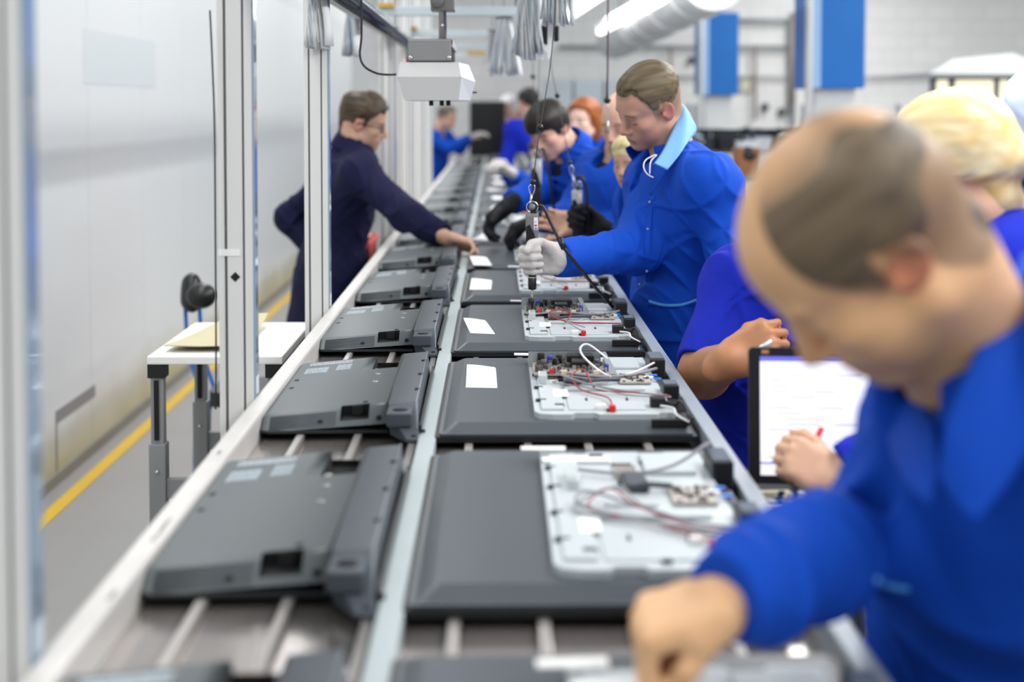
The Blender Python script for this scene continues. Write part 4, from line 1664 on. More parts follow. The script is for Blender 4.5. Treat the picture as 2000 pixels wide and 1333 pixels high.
patch('lapel', [[A_(1279, 319, 3.612), A_(1274, 345, 3.60), A_(1268, 378, 3.60)], [A_(1302, 331, 3.58), A_(1290, 355, 3.585), A_(1270, 382, 3.595)]], M_coatd, P4)
co4 = [o for o in P4.children if o.name.startswith('coat')][0]
sv = lambda px, py, off: np.array((on_surf(co4, px, py, off) or at(px, py, 3.6))[:], np.float32)
patch('placket', [[sv(x, y, .0015) for x, y in ((1270, 384), (1263, 430), (1259, 500), (1261, 550), (1264, 600))],
                  [sv(x, y, .0015) for x, y in ((1279, 384), (1273, 430), (1269, 500), (1272, 550), (1276, 600))]], M_coat, P4)
for (x, y) in ((1269, 395), (1265, 448), (1263, 530), (1250, 556), (1247, 632)):
    MB().ball(tuple(Vector(sv(x, y, .005).tolist()) - P4.location), .0035, 8).obj('snap', M_snap, P4)
MB().tube([at(1281, 302, 3.66) - P4.location, at(1262, 312, 3.63) - P4.location, at(1257, 326, 3.61) - P4.location, at(1264, 340, 3.595) - P4.location, at(1276, 347, 3.588) - P4.location], .0016, 6).obj('earphone_wire', M_wwhite, P4)
MB().tube([at(1283, 303, 3.66) - P4.location, at(1271, 316, 3.62) - P4.location, at(1269, 340, 3.595) - P4.location], .0014, 6).obj('earphone_wire', M_wwhite, P4)
MB().tube([Vector(sv(x, y, .002).tolist()) - P4.location for x, y in ((1268, 589), (1284, 594), (1300, 597), (1318, 597), (1335, 595), (1362, 586))], .004, 6).obj('pocket_piping', M_pipe, P4)


# ---- balding man reaching over the line, very near
J1 = dict(H=head_frame(A_(1681, 476, 1.22), (-.618, .126, -.776), (-.779, -.225, .585), .954), pelvis=A_(2010, 1330, 1.46), chest=A_(1985, 985, 1.35), neck=A_(1895, 690, 1.285),
          SR=A_(1885, 760, 1.50), SL=A_(2300, 650, 1.14), ER=A_(1810, 990, 1.38), WR=A_(1440, 1160, 1.215), EL=A_(2470, 1050, 1.14), WL=A_(2330, 1250, 1.22),
          handR=dict(f=(-.93, .03, -.34), palm=(-.34, .16, -.92), curls=((72, 92, 55), (76, 92, 55), (78, 92, 55), (78, 92, 55)), td=(.30, .88, -.50), thumb=(5, 35, 40), spread=2, sc=.97),
          handL=dict(f=(-.5, 0, -1), palm=(-1, 0, 0)))
pp1 = dict(h=.004, hh=.003, skin='e0b083', blush='cf9068', ear='c4644c', line='nape', rim=.114, rimd=.045, armg=-.02, ht=(.0015, .003), he=(-.012, .02), hair='4e4133', hair2='75654f', hamp=.0006, brow='4a3a2c', browa=.6, stubble=.35, beard='6a5444',
           scalp='6a5743', seed=4.0, fold=.015, hem=.5, vee=.15, collar=False, eart=48, nw=1.08, cuff={'R': .022}, sleeveg=.004)
P1 = person(J1, pp1, 'bald crowned man in a blue coat bending over the nearest television')

patch('collar', [[A_(1995, 500, 1.345), A_(1955, 590, 1.26), A_(1900, 700, 1.195), A_(1850, 820, 1.165), A_(1836, 930, 1.155)],
                 [A_(2030, 490, 1.35), A_(2010, 600, 1.235), A_(1960, 740, 1.165), A_(1905, 880, 1.14), A_(1868, 985, 1.14)],
                 [A_(2110, 540, 1.33), A_(2090, 680, 1.20), A_(2040, 830, 1.14), A_(1965, 950, 1.125), A_(1905, 1020, 1.125)]], M_coat, P1)
patch('collar', [[A_(1800, 700, 1.36), A_(1812, 770, 1.29), A_(1826, 850, 1.215), A_(1834, 920, 1.175)],
                 [A_(1765, 720, 1.37), A_(1776, 800, 1.28), A_(1800, 890, 1.205), A_(1826, 950, 1.165)],
                 [A_(1728, 790, 1.36), A_(1740, 880, 1.28), A_(1775, 950, 1.20), A_(1815, 985, 1.16)]], M_coat, P1)
co1 = [o for o in P1.children if o.name.startswith('coat')][0]
for nm, pts in (('pocket_piping', ((1712, 1132), (1730, 1142), (1750, 1148), (1775, 1152))), ('chest_piping', ((1925, 935), (1950, 895), (1975, 855), (1995, 825)))):
    q = [on_surf(co1, x, y, .002) for x, y in pts]
    q = [v - P1.location for v in q if v is not None]
    if len(q) > 2:
        MB().tube(q, .003, 6).obj(nm, M_pipe, P1)

# ---- blonde woman behind him
J2 = dict(H=head_frame(A_(1868, 345, 2.12), (-.62, .62, -.45), (-.2, .1, 1), .92), pelvis=A_(2080, 800, 2.15), chest=A_(2030, 610, 2.14), neck=A_(1960, 462, 2.14),
          SL=A_(2010, 540, 1.98), SR=A_(1960, 545, 2.29), EL=A_(1860, 820, 1.93), WL=A_(1636, 945, 1.93), ER=A_(1900, 790, 2.35), WR=A_(1790, 880, 2.3),
          handL=dict(f=(-.75, .25, .42), palm=(-.1, .95, -.3), curls=((58, 70, 40), (62, 75, 40), (64, 75, 40), (66, 75, 40)), td=(.5, .8, -.4), thumb=(0, 20, 25), spread=2, sc=.8),
          handR=dict(f=(-1, 0, -.3), palm=(0, 0, -1)))


def pony(S, fr):
    S.u(in_frame(fr, d_cap((0, -.07, .02), (0, -.112, -.025), .05, .018)), .03)
    S.u(in_frame(fr, d_cap((0, -.112, -.025), (.0, -.150, -.045), .018, .024)), .008)
    S.u(in_frame(fr, d_cap((0, -.150, -.045), (.0, -.165, -.12), .025, .010)), .02)


pp2 = dict(h=.005, hh=.003, skin='e3b393', line='back', ht=(.010, .020), hair='e2bd78', hair2='f8e8bc', hamp=.0016, hfreq=120, comb=(.1, 1, .35), seed=7.0, fold=.007, hem=.5, extra=pony,
           w=.96, cuff={'L': -.02}, coat=M_coatp, nw=.85)
P2 = person(J2, pp2, 'blonde woman with a ponytail behind the bald crowned man')
c = J2['H'].fwd((0, -.113, -.026))
MB().lathe([(.012, -.006), (.018, -.007), (.02, 0), (.018, .007), (.012, .006)], (0, 0, 0), 16, Matrix.Translation(Vector(c) - P2.location) @ Matrix.Rotation(1.1, 4, 'Y')).obj('hair_tie', mat('white_hair_tie', 'eeeae0', .6), P2)

# ---- man with rolled sleeves writing, face hidden behind the near head
J3 = dict(H=head_frame(A_(1588, 400, 2.80), (.1, -.8, -.5), sc=.95), pelvis=A_(1530, 905, 2.98), chest=A_(1530, 690, 2.92), neck=A_(1570, 500, 2.86),
          SR=A_(1448, 560, 2.90), SL=A_(1650, 560, 2.86), ER=A_(1376, 728, 2.80), WR=A_(1424, 706, 2.64), EL=A_(1690, 800, 2.8), WL=A_(1610, 840, 2.62),
          handR=dict(f=(.72, -.1, .42), palm=(.3, .75, -.35), curls=((55, 75, 40), (62, 78, 40), (66, 80, 40), (68, 80, 40)), td=(.5, .8, -.5), thumb=(0, 25, 25)),
          handL=dict(f=(.2, -.9, -.3), palm=(-.8, 0, -.3), curls=((30, 35, 25),) * 4))
pp3 = dict(h=.0045, skin='b98058', line='short', ht=(.001, .01), hair='3a3028', hair2='52463a', rolled='LR', rollat=-.01, armg=.008, coat=M_coatp, seed=9.0, fold=.009, hem=.5)
P3 = person(J3, pp3, 'man in a violet blue coat with rolled sleeves writing behind the monitor')

# ---- young man in the navy coat on the far side of the line
J0 = dict(H=head_frame(A_(710, 236, 5.55), (.951, .04, -.302), (.31, -.2, .93), .89), pelvis=A_(645, 545, 5.62), chest=A_(668, 385, 5.58), neck=A_(690, 287, 5.56),
          SR=A_(705, 342, 5.38), SL=A_(664, 330, 5.74), ER=A_(795, 420, 5.20), WR=A_(873, 466, 5.08), EL=A_(566, 425, 5.80), WL=A_(630, 505, 5.72),
          handR=dict(f=(.92, -.05, -.28), palm=(.1, -.55, -.8), curls=((30, 40, 25), (38, 45, 30), (44, 50, 30), (46, 50, 30)), td=(.75, .55, -.45), thumb=(0, 15, 20), spread=6),
          handL=dict(f=(.7, -.5, -.5), palm=(.5, 0, .3)), skirt=(-.07, 0, 0))
pp0 = dict(h=.0045, hh=.003, skin='cda48c', line='full', ht=(.004, .016), hair='30281f', hair2='5a4b3a', hamp=.0028, hfreq=120, comb=(.5, .9, .3), brow='3a2c22', browa=.8, eyes='open', coat=M_navy, trs=M_navy,
           seed=3.0, fold=.007, hem=.28, build=.95, open=False, collark=dict(r=.062, hgt=.04, gap=.5), cuff={'R': -.02, 'L': -.02}, stubble=.12)
P0m = person(J0, pp0, 'young man in glasses and a navy coat reaching across the conveyor')
fr = J0['H']
g = MB()
for sx in (-1, 1):
    ring = [Vector(fr.fwd((sx * .034 + .024 * math.cos(a) * (1 if True else 0), .094 - .004 * abs(math.cos(a)), -.004 + .015 * math.sin(a)))) - P0m.location for a in [2 * PI * i / 20 for i in range(21)]]
    g.tube(ring, .0016, 6, 1)
    g.tube([Vector(fr.fwd(q)) - P0m.location for q in ((sx * .058, .090, .004), (sx * .074, .06, .005), (sx * .081, .0, .004), (sx * .082, -.02, -.004))], .002, 6)
g.tube([Vector(fr.fwd(q)) - P0m.location for q in ((-.010, .094, .0), (0, .0985, .003), (.010, .094, .0))], .0016, 6)
g.obj('glasses', M_black, P0m)

# ---- balding man with black glove and second screwdriver
drv2 = A_(1127, 425, 4.72)
J6 = dict(H=head_frame(A_(1221, 240, 4.95), (-.62, -.72, -.28), sc=.93), pelvis=A_(1242, 530, 5.05), chest=A_(1205, 400, 4.98), neck=A_(1215, 300, 4.98),
          SR=A_(1168, 338, 5.06), SL=A_(1262, 340, 4.88), ER=A_(1205, 470, 5.0), WR=drv2 + np.array([.082, .028, -.035], np.float32), EL=A_(1240, 450, 4.75), WL=A_(1140, 448, 4.58),
          handR=dict(f=(-.93, .05, .35), palm=(-.1, -1, 0), curls=((58, 80, 45), (62, 82, 45), (62, 82, 45), (60, 80, 45)), td=(.45, .80, -.55), thumb=(0, 25, 30), spread=1),
          handL=dict(f=(-.9, .1, .25), palm=(.2, .8, -.3), curls=((40, 55, 30),) * 4))
J6['WL'] = A_(1128, 440, 4.86); J6['EL'] = A_(1225, 470, 4.75)
J6['handL'] = dict(f=(-.95, .1, .2), palm=(0, -.9, .1), curls=((35, 50, 30), (40, 55, 30), (45, 60, 30), (50, 60, 30)), td=(.6, .7, -.4))
pp6 = dict(h=.006, hh=.004, skin='d8ab92', line='bald', ht=(.001, .003), hair='8a7c6a', hair2='a89a86', glove={'R': M_gl_b}, seed=5.0, fold=.006, hem=.5, brow='5a463a', browa=.6, cuff={'R': -.06, 'L': -.03}, stubble=.25)
P6 = person(J6, pp6, 'balding man in a blue coat with a black glove behind the young man')

# ---- dark haired worker leaning over the boards
J7 = dict(H=head_frame(A_(1073, 254, 5.42), (-.56, -.66, -.50), (-.2, -.1, 1), .84), pelvis=A_(1215, 500, 5.62), chest=A_(1145, 380, 5.54), neck=A_(1112, 292, 5.5),
          SR=A_(1078, 345, 5.62), SL=A_(1160, 335, 5.38), ER=A_(1048, 372, 5.45), WR=A_(992, 400, 5.28), EL=A_(1105, 432, 5.22), WL=A_(1048, 428, 5.12),
          handR=dict(f=(-.7, -.1, -.65), palm=(-.3, -.3, -.8), curls=((35, 45, 30),) * 4), handL=dict(f=(-.9, -.1, -.35), palm=(-.1, 0, -1), curls=((40, 50, 30),) * 4))


def mop(S, fr):
    S.u(in_frame(fr, d_ell((0, .03, .07), (.074, .07, .058))), .02)
    S.u(in_frame(fr, d_ell((0, -.04, .03), (.084, .075, .08))), .02)


pp7 = dict(h=.006, hh=.004, skin='dcae96', line='fringe', ht=(.008, .018), hair='14110f', hair2='2a231e', hamp=.002, glove={'R': M_gl_b, 'L': M_gl_b}, seed=6.0, fold=.006, hem=.5, extra=mop, w=.97, vee=.18,
           cuff={'R': -.03, 'L': -.03}, brow='2a1e18', browa=.8)
P7 = person(J7, pp7, 'dark short haired worker in blue with black gloves leaning over the line')

# ---- fair elderly woman peeping between the two men
J5 = dict(H=head_frame(A_(1236, 314, 4.5), (-.62, -.74, -.22), sc=.68), pelvis=A_(1330, 560, 4.55), chest=A_(1300, 450, 4.52), neck=A_(1262, 360, 4.56),
          SR=A_(1250, 400, 4.62), SL=A_(1330, 400, 4.42), ER=A_(1262, 480, 4.5), WR=A_(1270, 540, 4.3), EL=A_(1345, 490, 4.4), WL=A_(1330, 560, 4.2))


def bob(S, fr):
    S.u(in_frame(fr, d_ell((0, -.012, .05), (.084, .094, .075))), .02)


pp5 = dict(h=.006, hh=.004, skin='cfa184', line='fringe', hl=.045, ht=(.008, .016), hair='c9b878', hair2='e9dfae', hamp=.002, seed=8.0, fold=.006, extra=bob, nw=.8, brow='7a6450', browa=.5, lip='a85e55')
P5 = person(J5, pp5, 'fair haired woman looking down between two men in blue')

# ---- red haired woman further back
J8 = dict(H=head_frame(A_(1141, 236, 7.9), (-.62, -.78, -.08), sc=.95), pelvis=A_(1168, 420, 8.0), chest=A_(1162, 330, 8.0), neck=A_(1150, 274, 7.98),
          SR=A_(1116, 298, 8.05), SL=A_(1198, 298, 7.9), ER=A_(1110, 390, 8.0), WR=A_(1085, 400, 7.75), EL=A_(1205, 380, 7.9), WL=A_(1160, 400, 7.7))


def longh(S, fr):
    for sx in (-1, 1):
        S.u(in_frame(fr, d_cap((sx * .07, -.03, .0), (sx * .066, -.03, -.10), .032, .026)), .02)
    S.u(in_frame(fr, d_ell((0, -.03, .03), (.085, .09, .095))), .02)


pp8 = dict(h=.007, hh=.005, skin='e8c2b0', line='full', ht=(.010, .02), hair='642c10', hair2='a8622c', hamp=.002, extra=longh, seed=2.5, fold=.006, eyes='open')
P8 = person(J8, pp8, 'red haired woman in blue standing further back')

# ---- far workers
def far_person(x, y, Y, f, label, p, reach=None, bend=0.0, hs=.95, px=None):
    s_ = Y / FPX
    H = head_frame(A_(x, y, Y), f, sc=hs)
    fx = nrm((f[0], f[1], 0))
    sd = np.cross(fx, Z_)
    nk = H.o + np.array([0, 0, -.165], np.float32) - fx * (.03 + bend * .3)
    che = nk + np.array([0, 0, -.24], np.float32) - fx * bend * .25
    pel = che + np.array([0, 0, -.32], np.float32) - fx * bend * .3
    if px is not None:
        pel[0] = px
        che[0] = nk[0] + (px - nk[0]) * .6
    J = dict(H=H, neck=nk, chest=che, pelvis=pel, SR=nk + sd * .165 + Z_ * -.05, SL=nk - sd * .165 + Z_ * -.05)
    for L, sg in (('R', 1), ('L', -1)):
        if reach:
            w_ = A_(*reach[0 if L == 'R' else 1])
            J['W' + L] = w_
            J['E' + L] = (J['S' + L] + w_) / 2 + np.array([0, 0, -.10], np.float32) + sd * sg * .05
        else:
            J['E' + L] = J['S' + L] + Z_ * -.26 + sd * sg * .05 + fx * .04
            J['W' + L] = J['E' + L] + fx * .21 + Z_ * -.08 - sd * sg * .04
    q = dict(h=.009, hh=.007, seed=x * .01, fold=.006, hem=.5, skin='d2a68e')
    q.update(p)
    return person(J, q, label)


far_person(873, 229, 14.3, (.86, -.45, -.25), 'man in blue at the far end steadying the black television', dict(line='short', hair='4a4540', hair2='6e6862', glove={'R': M_gl_w, 'L': M_gl_w}, brow='3a2c22'),
           ((922, 268, 14.2), (915, 274, 14.5)), .25, px=-.66)
far_person(1032, 201, 11.6, (-.55, .8, -.2), 'dark haired worker in violet blue turned away far down the line', dict(line='full', hair='1c1a19', hair2='34302c', coat=M_coatp, ht=(.006, .014)), px=.58)
far_person(1012, 226, 16.9, (-.5, -.8, -.3), 'grey haired worker in violet blue beside the black television', dict(line='full', hair='8b8780', hair2='b0aba2', coat=M_coatp))
far_person(994, 206, 17.4, (-.6, -.7, -.2), 'white capped worker at the far end of the line', dict(line='fringe', hair='e6e6e4', hair2='ffffff', ht=(.014, .03), coat=M_coatp))
far_person(1062, 300, 8.9, (-.75, -.5, -.5), 'stooping worker in blue with white gloves behind the dark haired one', dict(line='short', hair='2e2822', hair2='4c4238', glove={'R': M_gl_w, 'L': M_gl_w}), ((985, 330, 8.7), (1000, 338, 8.5)), .3, .9, px=.62)
# ------------------------------------------------------------------ far hall: end wall, columns, pipes, cabin
def brick_wall():
    m = mat('whitewashed_brick', 'e6e5e3', .8)
    nt = m.node_tree
    b = nt.nodes['Principled BSDF']
    tc = nt.nodes.new('ShaderNodeTexCoord')
    mp = nt.nodes.new('ShaderNodeMapping')
    mp.inputs['Rotation'].default_value = (PI / 2, 0, 0)
    br = nt.nodes.new('ShaderNodeTexBrick')
    br.inputs['Color1'].default_value = (*lin('ececea'), 1)
    br.inputs['Color2'].default_value = (*lin('e6e6e4'), 1)
    br.inputs['Mortar'].default_value = (*lin('dcdcda'), 1)
    br.inputs['Scale'].default_value = 1.2
    br.inputs['Mortar Size'].default_value = .012
    nt.links.new(tc.outputs['Object'], mp.inputs['Vector'])
    nt.links.new(mp.outputs['Vector'], br.inputs['Vector'])
    nt.links.new(br.outputs['Color'], b.inputs['Base Color'])
    return m


EY = 20.0
struct('wall_back', MB().box(-1.78, 9.2, EY, EY + .2, 0, 6.5), brick_wall(), 'whitewashed brick end wall of the hall')
struct('trim_2', MB().box(-1.78, 9.2, EY - .02, EY, .0, 1.0), mat('grey_dado', 'd8d9d9', .6), 'grey painted lower band of the end wall')
M_pipegrey = mat('grey_pipe', '8e9499', .5)
M_colw = mat('white_column_paint', 'e3e4e4', .6, 0, .03, 4)
M_wrap = mat('blue_column_wrap', '0a74cc', .45, 0, .04, 6, .15, 12)
M_gloss = mat('reflected_light_blue', 'a9cdf3', .2)
for i, (Y, nm, d) in enumerate(((10.5, 'column_1', 'nearer'), (16.0, 'column_2', 'farther'))):
    x0, x1 = 2.30, 2.70
    struct(nm, MB().box(x0 + .05, x1 - .05, Y, Y + .34, 0, 6.0, .01), M_colw, f'white hall column, the {d} one')
    wr = thing('column_wrap', f'blue padded wrap on the {d} white column', 'column wrap', (0, Y - .04, 0), 0, 'blue wraps on the columns')
    top = 3.3 if i == 0 else 2.53
    m = MB()
    # four padded faces round the column
    m.box(x0 - .02, x1, -.03, .035, 1.61, top, .012)
    m.box(x1 - .045, x1 + .02, .03, .42, 1.61, top, .012)
    m.box(x0 - .02, x0 + .045, .03, .42, 1.61, top, .012)
    m.box(x0 - .02, x1, .385, .45, 1.61, top, .012)
    m.obj('padding', M_wrap, wr)
    MB().box(x0 - .03, x0 + .075, -.05, -.028, 1.61, top, .01).obj('wrap_reflection', M_gloss, wr)  # pale strip paints the light reflected on the wrap's left edge
    MB().cyl((x0 - .08 + .06, -.075, .2), (x0 - .08 + .06, -.075, 3.6), .028, n=12).obj('white_conduit', M_colw, wr)


def pipe_h(px0, px1, py, Y, r, lab, m=M_pipegrey):
    a, b = at(px0, py, Y), at(px1, py, Y)
    b.z = a.z
    return tag(MB().cyl(a, b, r, n=12).obj('wall_pipe', m), lab, 'pipe', 'pipes along the end wall')


pipe_h(1090, 1580, 92, EY - .10, .028, 'thin grey pipe running across the end wall, upper of the two long ones')
pipe_h(1440, 1580, 40, EY - .12, .03, 'short grey pipe high on the end wall between the blue columns')
pipe_h(1300, 2000, 150, EY - .08, .02, 'thin pale pipe low across the end wall', mat('pale_pipe', 'bcc0c2', .5))
for (px, y0, y1, r, lab) in ((1548, 25, 225, .05, 'thick brown grey vertical pipe between the blue columns'), (1476, 88, 235, .022, 'thin vertical pipe right of the farther blue column'),
                             (1310, 88, 240, .022, 'thin vertical pipe left of the farther blue column')):
    a, b = at(px, y0, EY - .16), at(px, y1, EY - .16)
    b.x = a.x
    tag(MB().cyl(b, a, r, n=12).obj('wall_pipe', mat('brown_grey_pipe', '8d8480', .6)), lab, 'pipe', 'pipes along the end wall')
c = at(1459, 162, EY - .06)
tag(MB().box(c.x - .09, c.x + .09, c.y, c.y + .05, c.z - .12, c.z + .12, .01).obj('fuse_box', mat('cream_box', 'cfcdb8', .6)), 'small cream box on the end wall right of the farther column', 'fuse box')  # cream fuse box against the end wall
for (px, py, lab) in ((1351, 118, 'left of the farther blue column'), (1563, 112, 'left of the nearer blue column'), (1494, 209, 'low between the columns'), (1526, 219, 'lowest of those between the columns')):
    c = at(px, py, EY - .05)
    tag(MB().lathe([(.06, 0), (.055, .03), (.02, .04)], (0, 0, 0), 14, Matrix.Translation(c) @ Matrix.Rotation(PI / 2, 4, 'X')).obj('wall_fitting', mat('dark_fitting', '55595e', .6)),
        f'small dark round fitting on the end wall, {lab}', 'fitting', 'dark fittings on the end wall')
# white pale metal cabinets standing at the end wall behind the people
for i, (px0, px1, py) in enumerate(((1060, 1120, 160), (1120, 1180, 160), (1180, 1240, 150), (1240, 1300, 150))):
    a, b = at(px0, py, EY - 1.0), at(px1, py, EY - 1.0)
    t = thing('metal_cabinet', f'pale grey metal cabinet at the end wall, {["leftmost", "second from the left", "third from the left", "rightmost"][i]} of four', 'cabinet', ((a.x + b.x) / 2, EY - .8, 0), 0, 'pale cabinets at the end wall')
    w_ = (b.x - a.x) / 2 - .01
    MB().box(-w_, w_, -.2, .2, 0, 1.85, .01).obj('cabinet_body', mat('pale_cabinet', 'cdd5da', .5), t)
    MB().box(-w_ + .02, w_ - .02, -.215, -.2, .08, 1.8, .004).obj('cabinet_door', mat('pale_cabinet_door', 'c5d0d6', .45), t)
# hanging dark garments and boxes on a long rack, far right
rk = thing('storage_rack', 'dark rack heaped with navy parts behind the young man', 'rack', (3.1, 14.6, 0))
for x in (-1.1, 0, 1.1):
    for y in (-.25, .25):
        MB().box(x - .02, x + .02, y - .02, y + .02, 0, 1.5).obj('rack_post', M_pipegrey, rk)
for z in (.5, 1.0):
    MB().box(-1.15, 1.15, -.28, .28, z, z + .03).obj('rack_shelf', M_pipegrey, rk)
R = random.Random(4)
GB = 'bins heaped on the dark rack'
cols = [mat('navy_bin', '1b2438', .6), mat('dark_slate_bin', '262c36', .6), mat('pale_bin', 'c9cfd4', .6), mat('rust_bin', '8a5a36', .6), mat('black_bin', '14161a', .6)]
cn = ['navy', 'slate grey', 'pale', 'rust orange', 'black']


def bin_at(x, y, z, w_, d, h, ci, lab):
    t = thing('parts_bin', lab, 'bin', (x, y, z), 0, GB)
    o = [(-w_, -d), (w_, -d), (w_, d), (-w_, d)]
    m = MB()
    m.prism(o, 0, .01)
    for (a, b) in ((0, 1), (1, 2), (2, 3), (3, 0)):
        p, q = Vector((*o[a], 0)), Vector((*o[b], 0))
        n_ = Vector((-(q - p).y, (q - p).x, 0)).normalized() * .008
        m.add([p, q, q + n_, p + n_, p * 1.12 + Vector((0, 0, h)), q * 1.12 + Vector((0, 0, h)), q * 1.12 + n_ + Vector((0, 0, h)), p * 1.12 + n_ + Vector((0, 0, h))],
              [(3, 2, 1, 0), (4, 5, 6, 7), (0, 1, 5, 4), (1, 2, 6, 5), (2, 3, 7, 6), (3, 0, 4, 7)])
    m.obj('bin_shell', cols[ci], t)
    f = MB()
    for k in range(7):
        f.ball((R.uniform(-w_, w_) * .7, R.uniform(-d, d) * .7, h * R.uniform(.6, .95)), R.uniform(.03, .06), 5, .7)
    f.obj('bin_contents', cols[(ci + 1) % 5 if ci != 2 else 0], t)['kind'] = 'stuff'
    return t


row = 0
for z, yy in ((1.03, 14.6), (1.03, 14.35)):
    for i in range(8):
        x = 2.06 + i * .29
        ci = [0, 1, 0, 4, 0, 1, 4, 0][i] if z > 1 and yy > 14.5 else [1, 4, 2, 1, 4, 2, 0, 3][i]
        bin_at(x, yy, z, .115, .1, .22 if yy > 14.5 else .14, ci, f'{cn[ci]} bin on the dark rack, {nth(i)} from its left end in the {"back" if yy > 14.5 else "front"} row'.replace('nearest', 'first'))
# lower front table with loose parts, between the young man and the near head
tb = thing('work_table', 'low grey bench with loose parts behind the young man', 'bench', (2.15, 9.6, 0))
MB().box(-.6, .6, -.35, .35, .98, 1.02, .005).obj('bench_top', mat('bench_grey', '6a6e72', .6), tb)
for x in (-.55, .55):
    for y in (-.3, .3):
        MB().box(x - .025, x + .025, y - .025, y + .025, 0, .98).obj('leg', M_pipegrey, tb)
for i, (x, y, ci, h) in enumerate(((-.5, -.2, 3, .18), (-.42, .15, 2, .22), (-.2, -.15, 3, .14), (-.12, .2, 4, .24), (.1, -.1, 2, .16), (.2, .2, 0, .24), (.42, 0, 4, .22))):
    bin_at(2.15 + x, 9.6 + y, 1.02, .07, .08, h, ci, f'{cn[ci]} bin on the low bench, {nth(i)} from its left end'.replace('nearest', 'first'))

# glazed cabin at the right
cb = thing('glazed_cabin', 'dark framed glazed cabin with lit windows at the right edge', 'cabin', (4.0, 11.0, 0))
M_cf = mat('cabin_frame', '6d747b', .5)
M_lit = mat('lit_window', 'fff3cf', .5, emit=1.1)
M_dim = mat('cabin_glass', '8b927f', .15)
ax, bx = at(1820, 150, 11.0).x - 4.0, at(2060, 150, 11.0).x - 4.0
zt_, zb_ = at(1820, 146, 11.0).z, at(1820, 215, 11.0).z
MB().box(ax, bx, -.02, .02, 0, zb_, .0).obj('cabin_wall', mat('cabin_panel', 'c4c9cc', .5), cb)
MB().box(ax, bx, .0, 1.8, zt_, zt_ + .02).obj('cabin_ceiling', M_colw, cb)
for (u0, u1, m) in ((.03, .13, M_lit), (.19, .50, M_lit), (.54, .62, M_lit), (.66, .74, M_dim), (.76, .98, M_dim)):
    MB().box(ax + (bx - ax) * u0, ax + (bx - ax) * u1, -.01, .01, zb_ + .03, zt_ - .04).obj('window_pane', m, cb)
fm = MB()
for u in (.01, .16, .52, .64, .75, .99):
    fm.box(ax + (bx - ax) * u - .02, ax + (bx - ax) * u + .02, -.03, .03, zb_, zt_)
fm.box(ax, bx, -.03, .03, zt_ - .04, zt_ + .01)
fm.box(ax, bx, -.03, .03, zb_, zb_ + .03)
fm.obj('window_frame', M_cf, cb)
rf = MB()
rf.add([(ax - .05, -.1, zt_ + .01), (bx, -.1, zt_ + .01), (bx, .9, zt_ + .2), (ax + .45, .9, zt_ + .15), (ax - .05, -.1, zt_ - .02), (bx, -.1, zt_ - .02), (bx, .9, zt_ + .17), (ax + .45, .9, zt_ + .12)],
       [(0, 1, 2, 3), (7, 6, 5, 4), (0, 4, 5, 1), (1, 5, 6, 2), (2, 6, 7, 3), (3, 7, 4, 0)])
rf.obj('cabin_roof', mat('grey_roof', 'a3a6a5', .7), cb)
for (u, z) in ((.70, .75), (.86, .72), (.80, .3), (.9, .25), (.7, .2)):
    MB().ball((ax + (bx - ax) * u, .6, zb_ + (zt_ - zb_) * z), .05, 8).obj('cabin_lamp', M_lit, cb)
# pale hooded figure with dark legs at the right edge
a = at(1985, 215, 4.4)
S = Solid()
S.u(d_ell((a.x + .03, a.y, a.z), (.075, .09, .12)), .02)
S.u(d_cap((a.x + .05, a.y, a.z - .1), (a.x + .09, a.y, a.z - .26), .07, .10), .05)
S.disp(folds(3.3, .006))
hd = thing('coat_stand', 'stand draped with a pale blue cover cut off by the right edge', 'stand', (a.x + .06, a.y, 0))
solid_obj('pale_hood', S, (a.x - .2, a.y - .25, a.z - .5), (a.x + .4, a.y + .25, a.z + .2), .008, mat('pale_blue_garment', 'b9c6d8', .7, 0, .05, 6), hd)
S = Solid()
S.u(d_cap((a.x + .12, a.y, a.z - .22), (a.x + .14, a.y, .9), .17, .2), .05).u(d_cap((a.x + .06, a.y - .05, .85), (a.x + .06, a.y - .05, .05), .09, .06), .03).u(d_cap((a.x + .2, a.y + .05, .85), (a.x + .2, a.y + .05, .05), .09, .06), .03)
S.disp(folds(1.3, .006))
solid_obj('dark_cloth', S, (a.x - .25, a.y - .3, -.02), (a.x + .5, a.y + .3, a.z), .01, cloth('dark_overall', '1b2230'), hd)

# the black television standing on end at the far end of the line
a, b = at(918, 305, 15.7), at(986, 198, 15.7)
bt = thing('television', 'black television standing on end at the far end of the line', 'television', ((a.x + b.x) / 2, 15.7, BELT), math.radians(-14))
w_, h_ = (b.x - a.x) / 2 + .01, b.z - BELT
MB().prism(rr(-w_, w_, 0, h_, .012), -.02, .0, Matrix.Rotation(PI / 2, 4, 'X')).obj('bezel', M_black, bt)
MB().prism(rr(-w_ + .02, w_ - .02, .02, h_ - .02, .01), 0, .0008, Matrix.Translation((0, -.0002, 0)) @ Matrix.Rotation(PI / 2, 4, 'X')).obj('screen', mat('black_screen', '050506', .25), bt)
MB().box(-w_ + .03, w_ - .03, .02, .05, .05, h_ - .05, .01).obj('back_panel', M_bez, bt)
MB().box(-w_ + .02, w_ - .02, -.06, .09, 0, .012, .003).obj('stand_foot', M_black, bt)

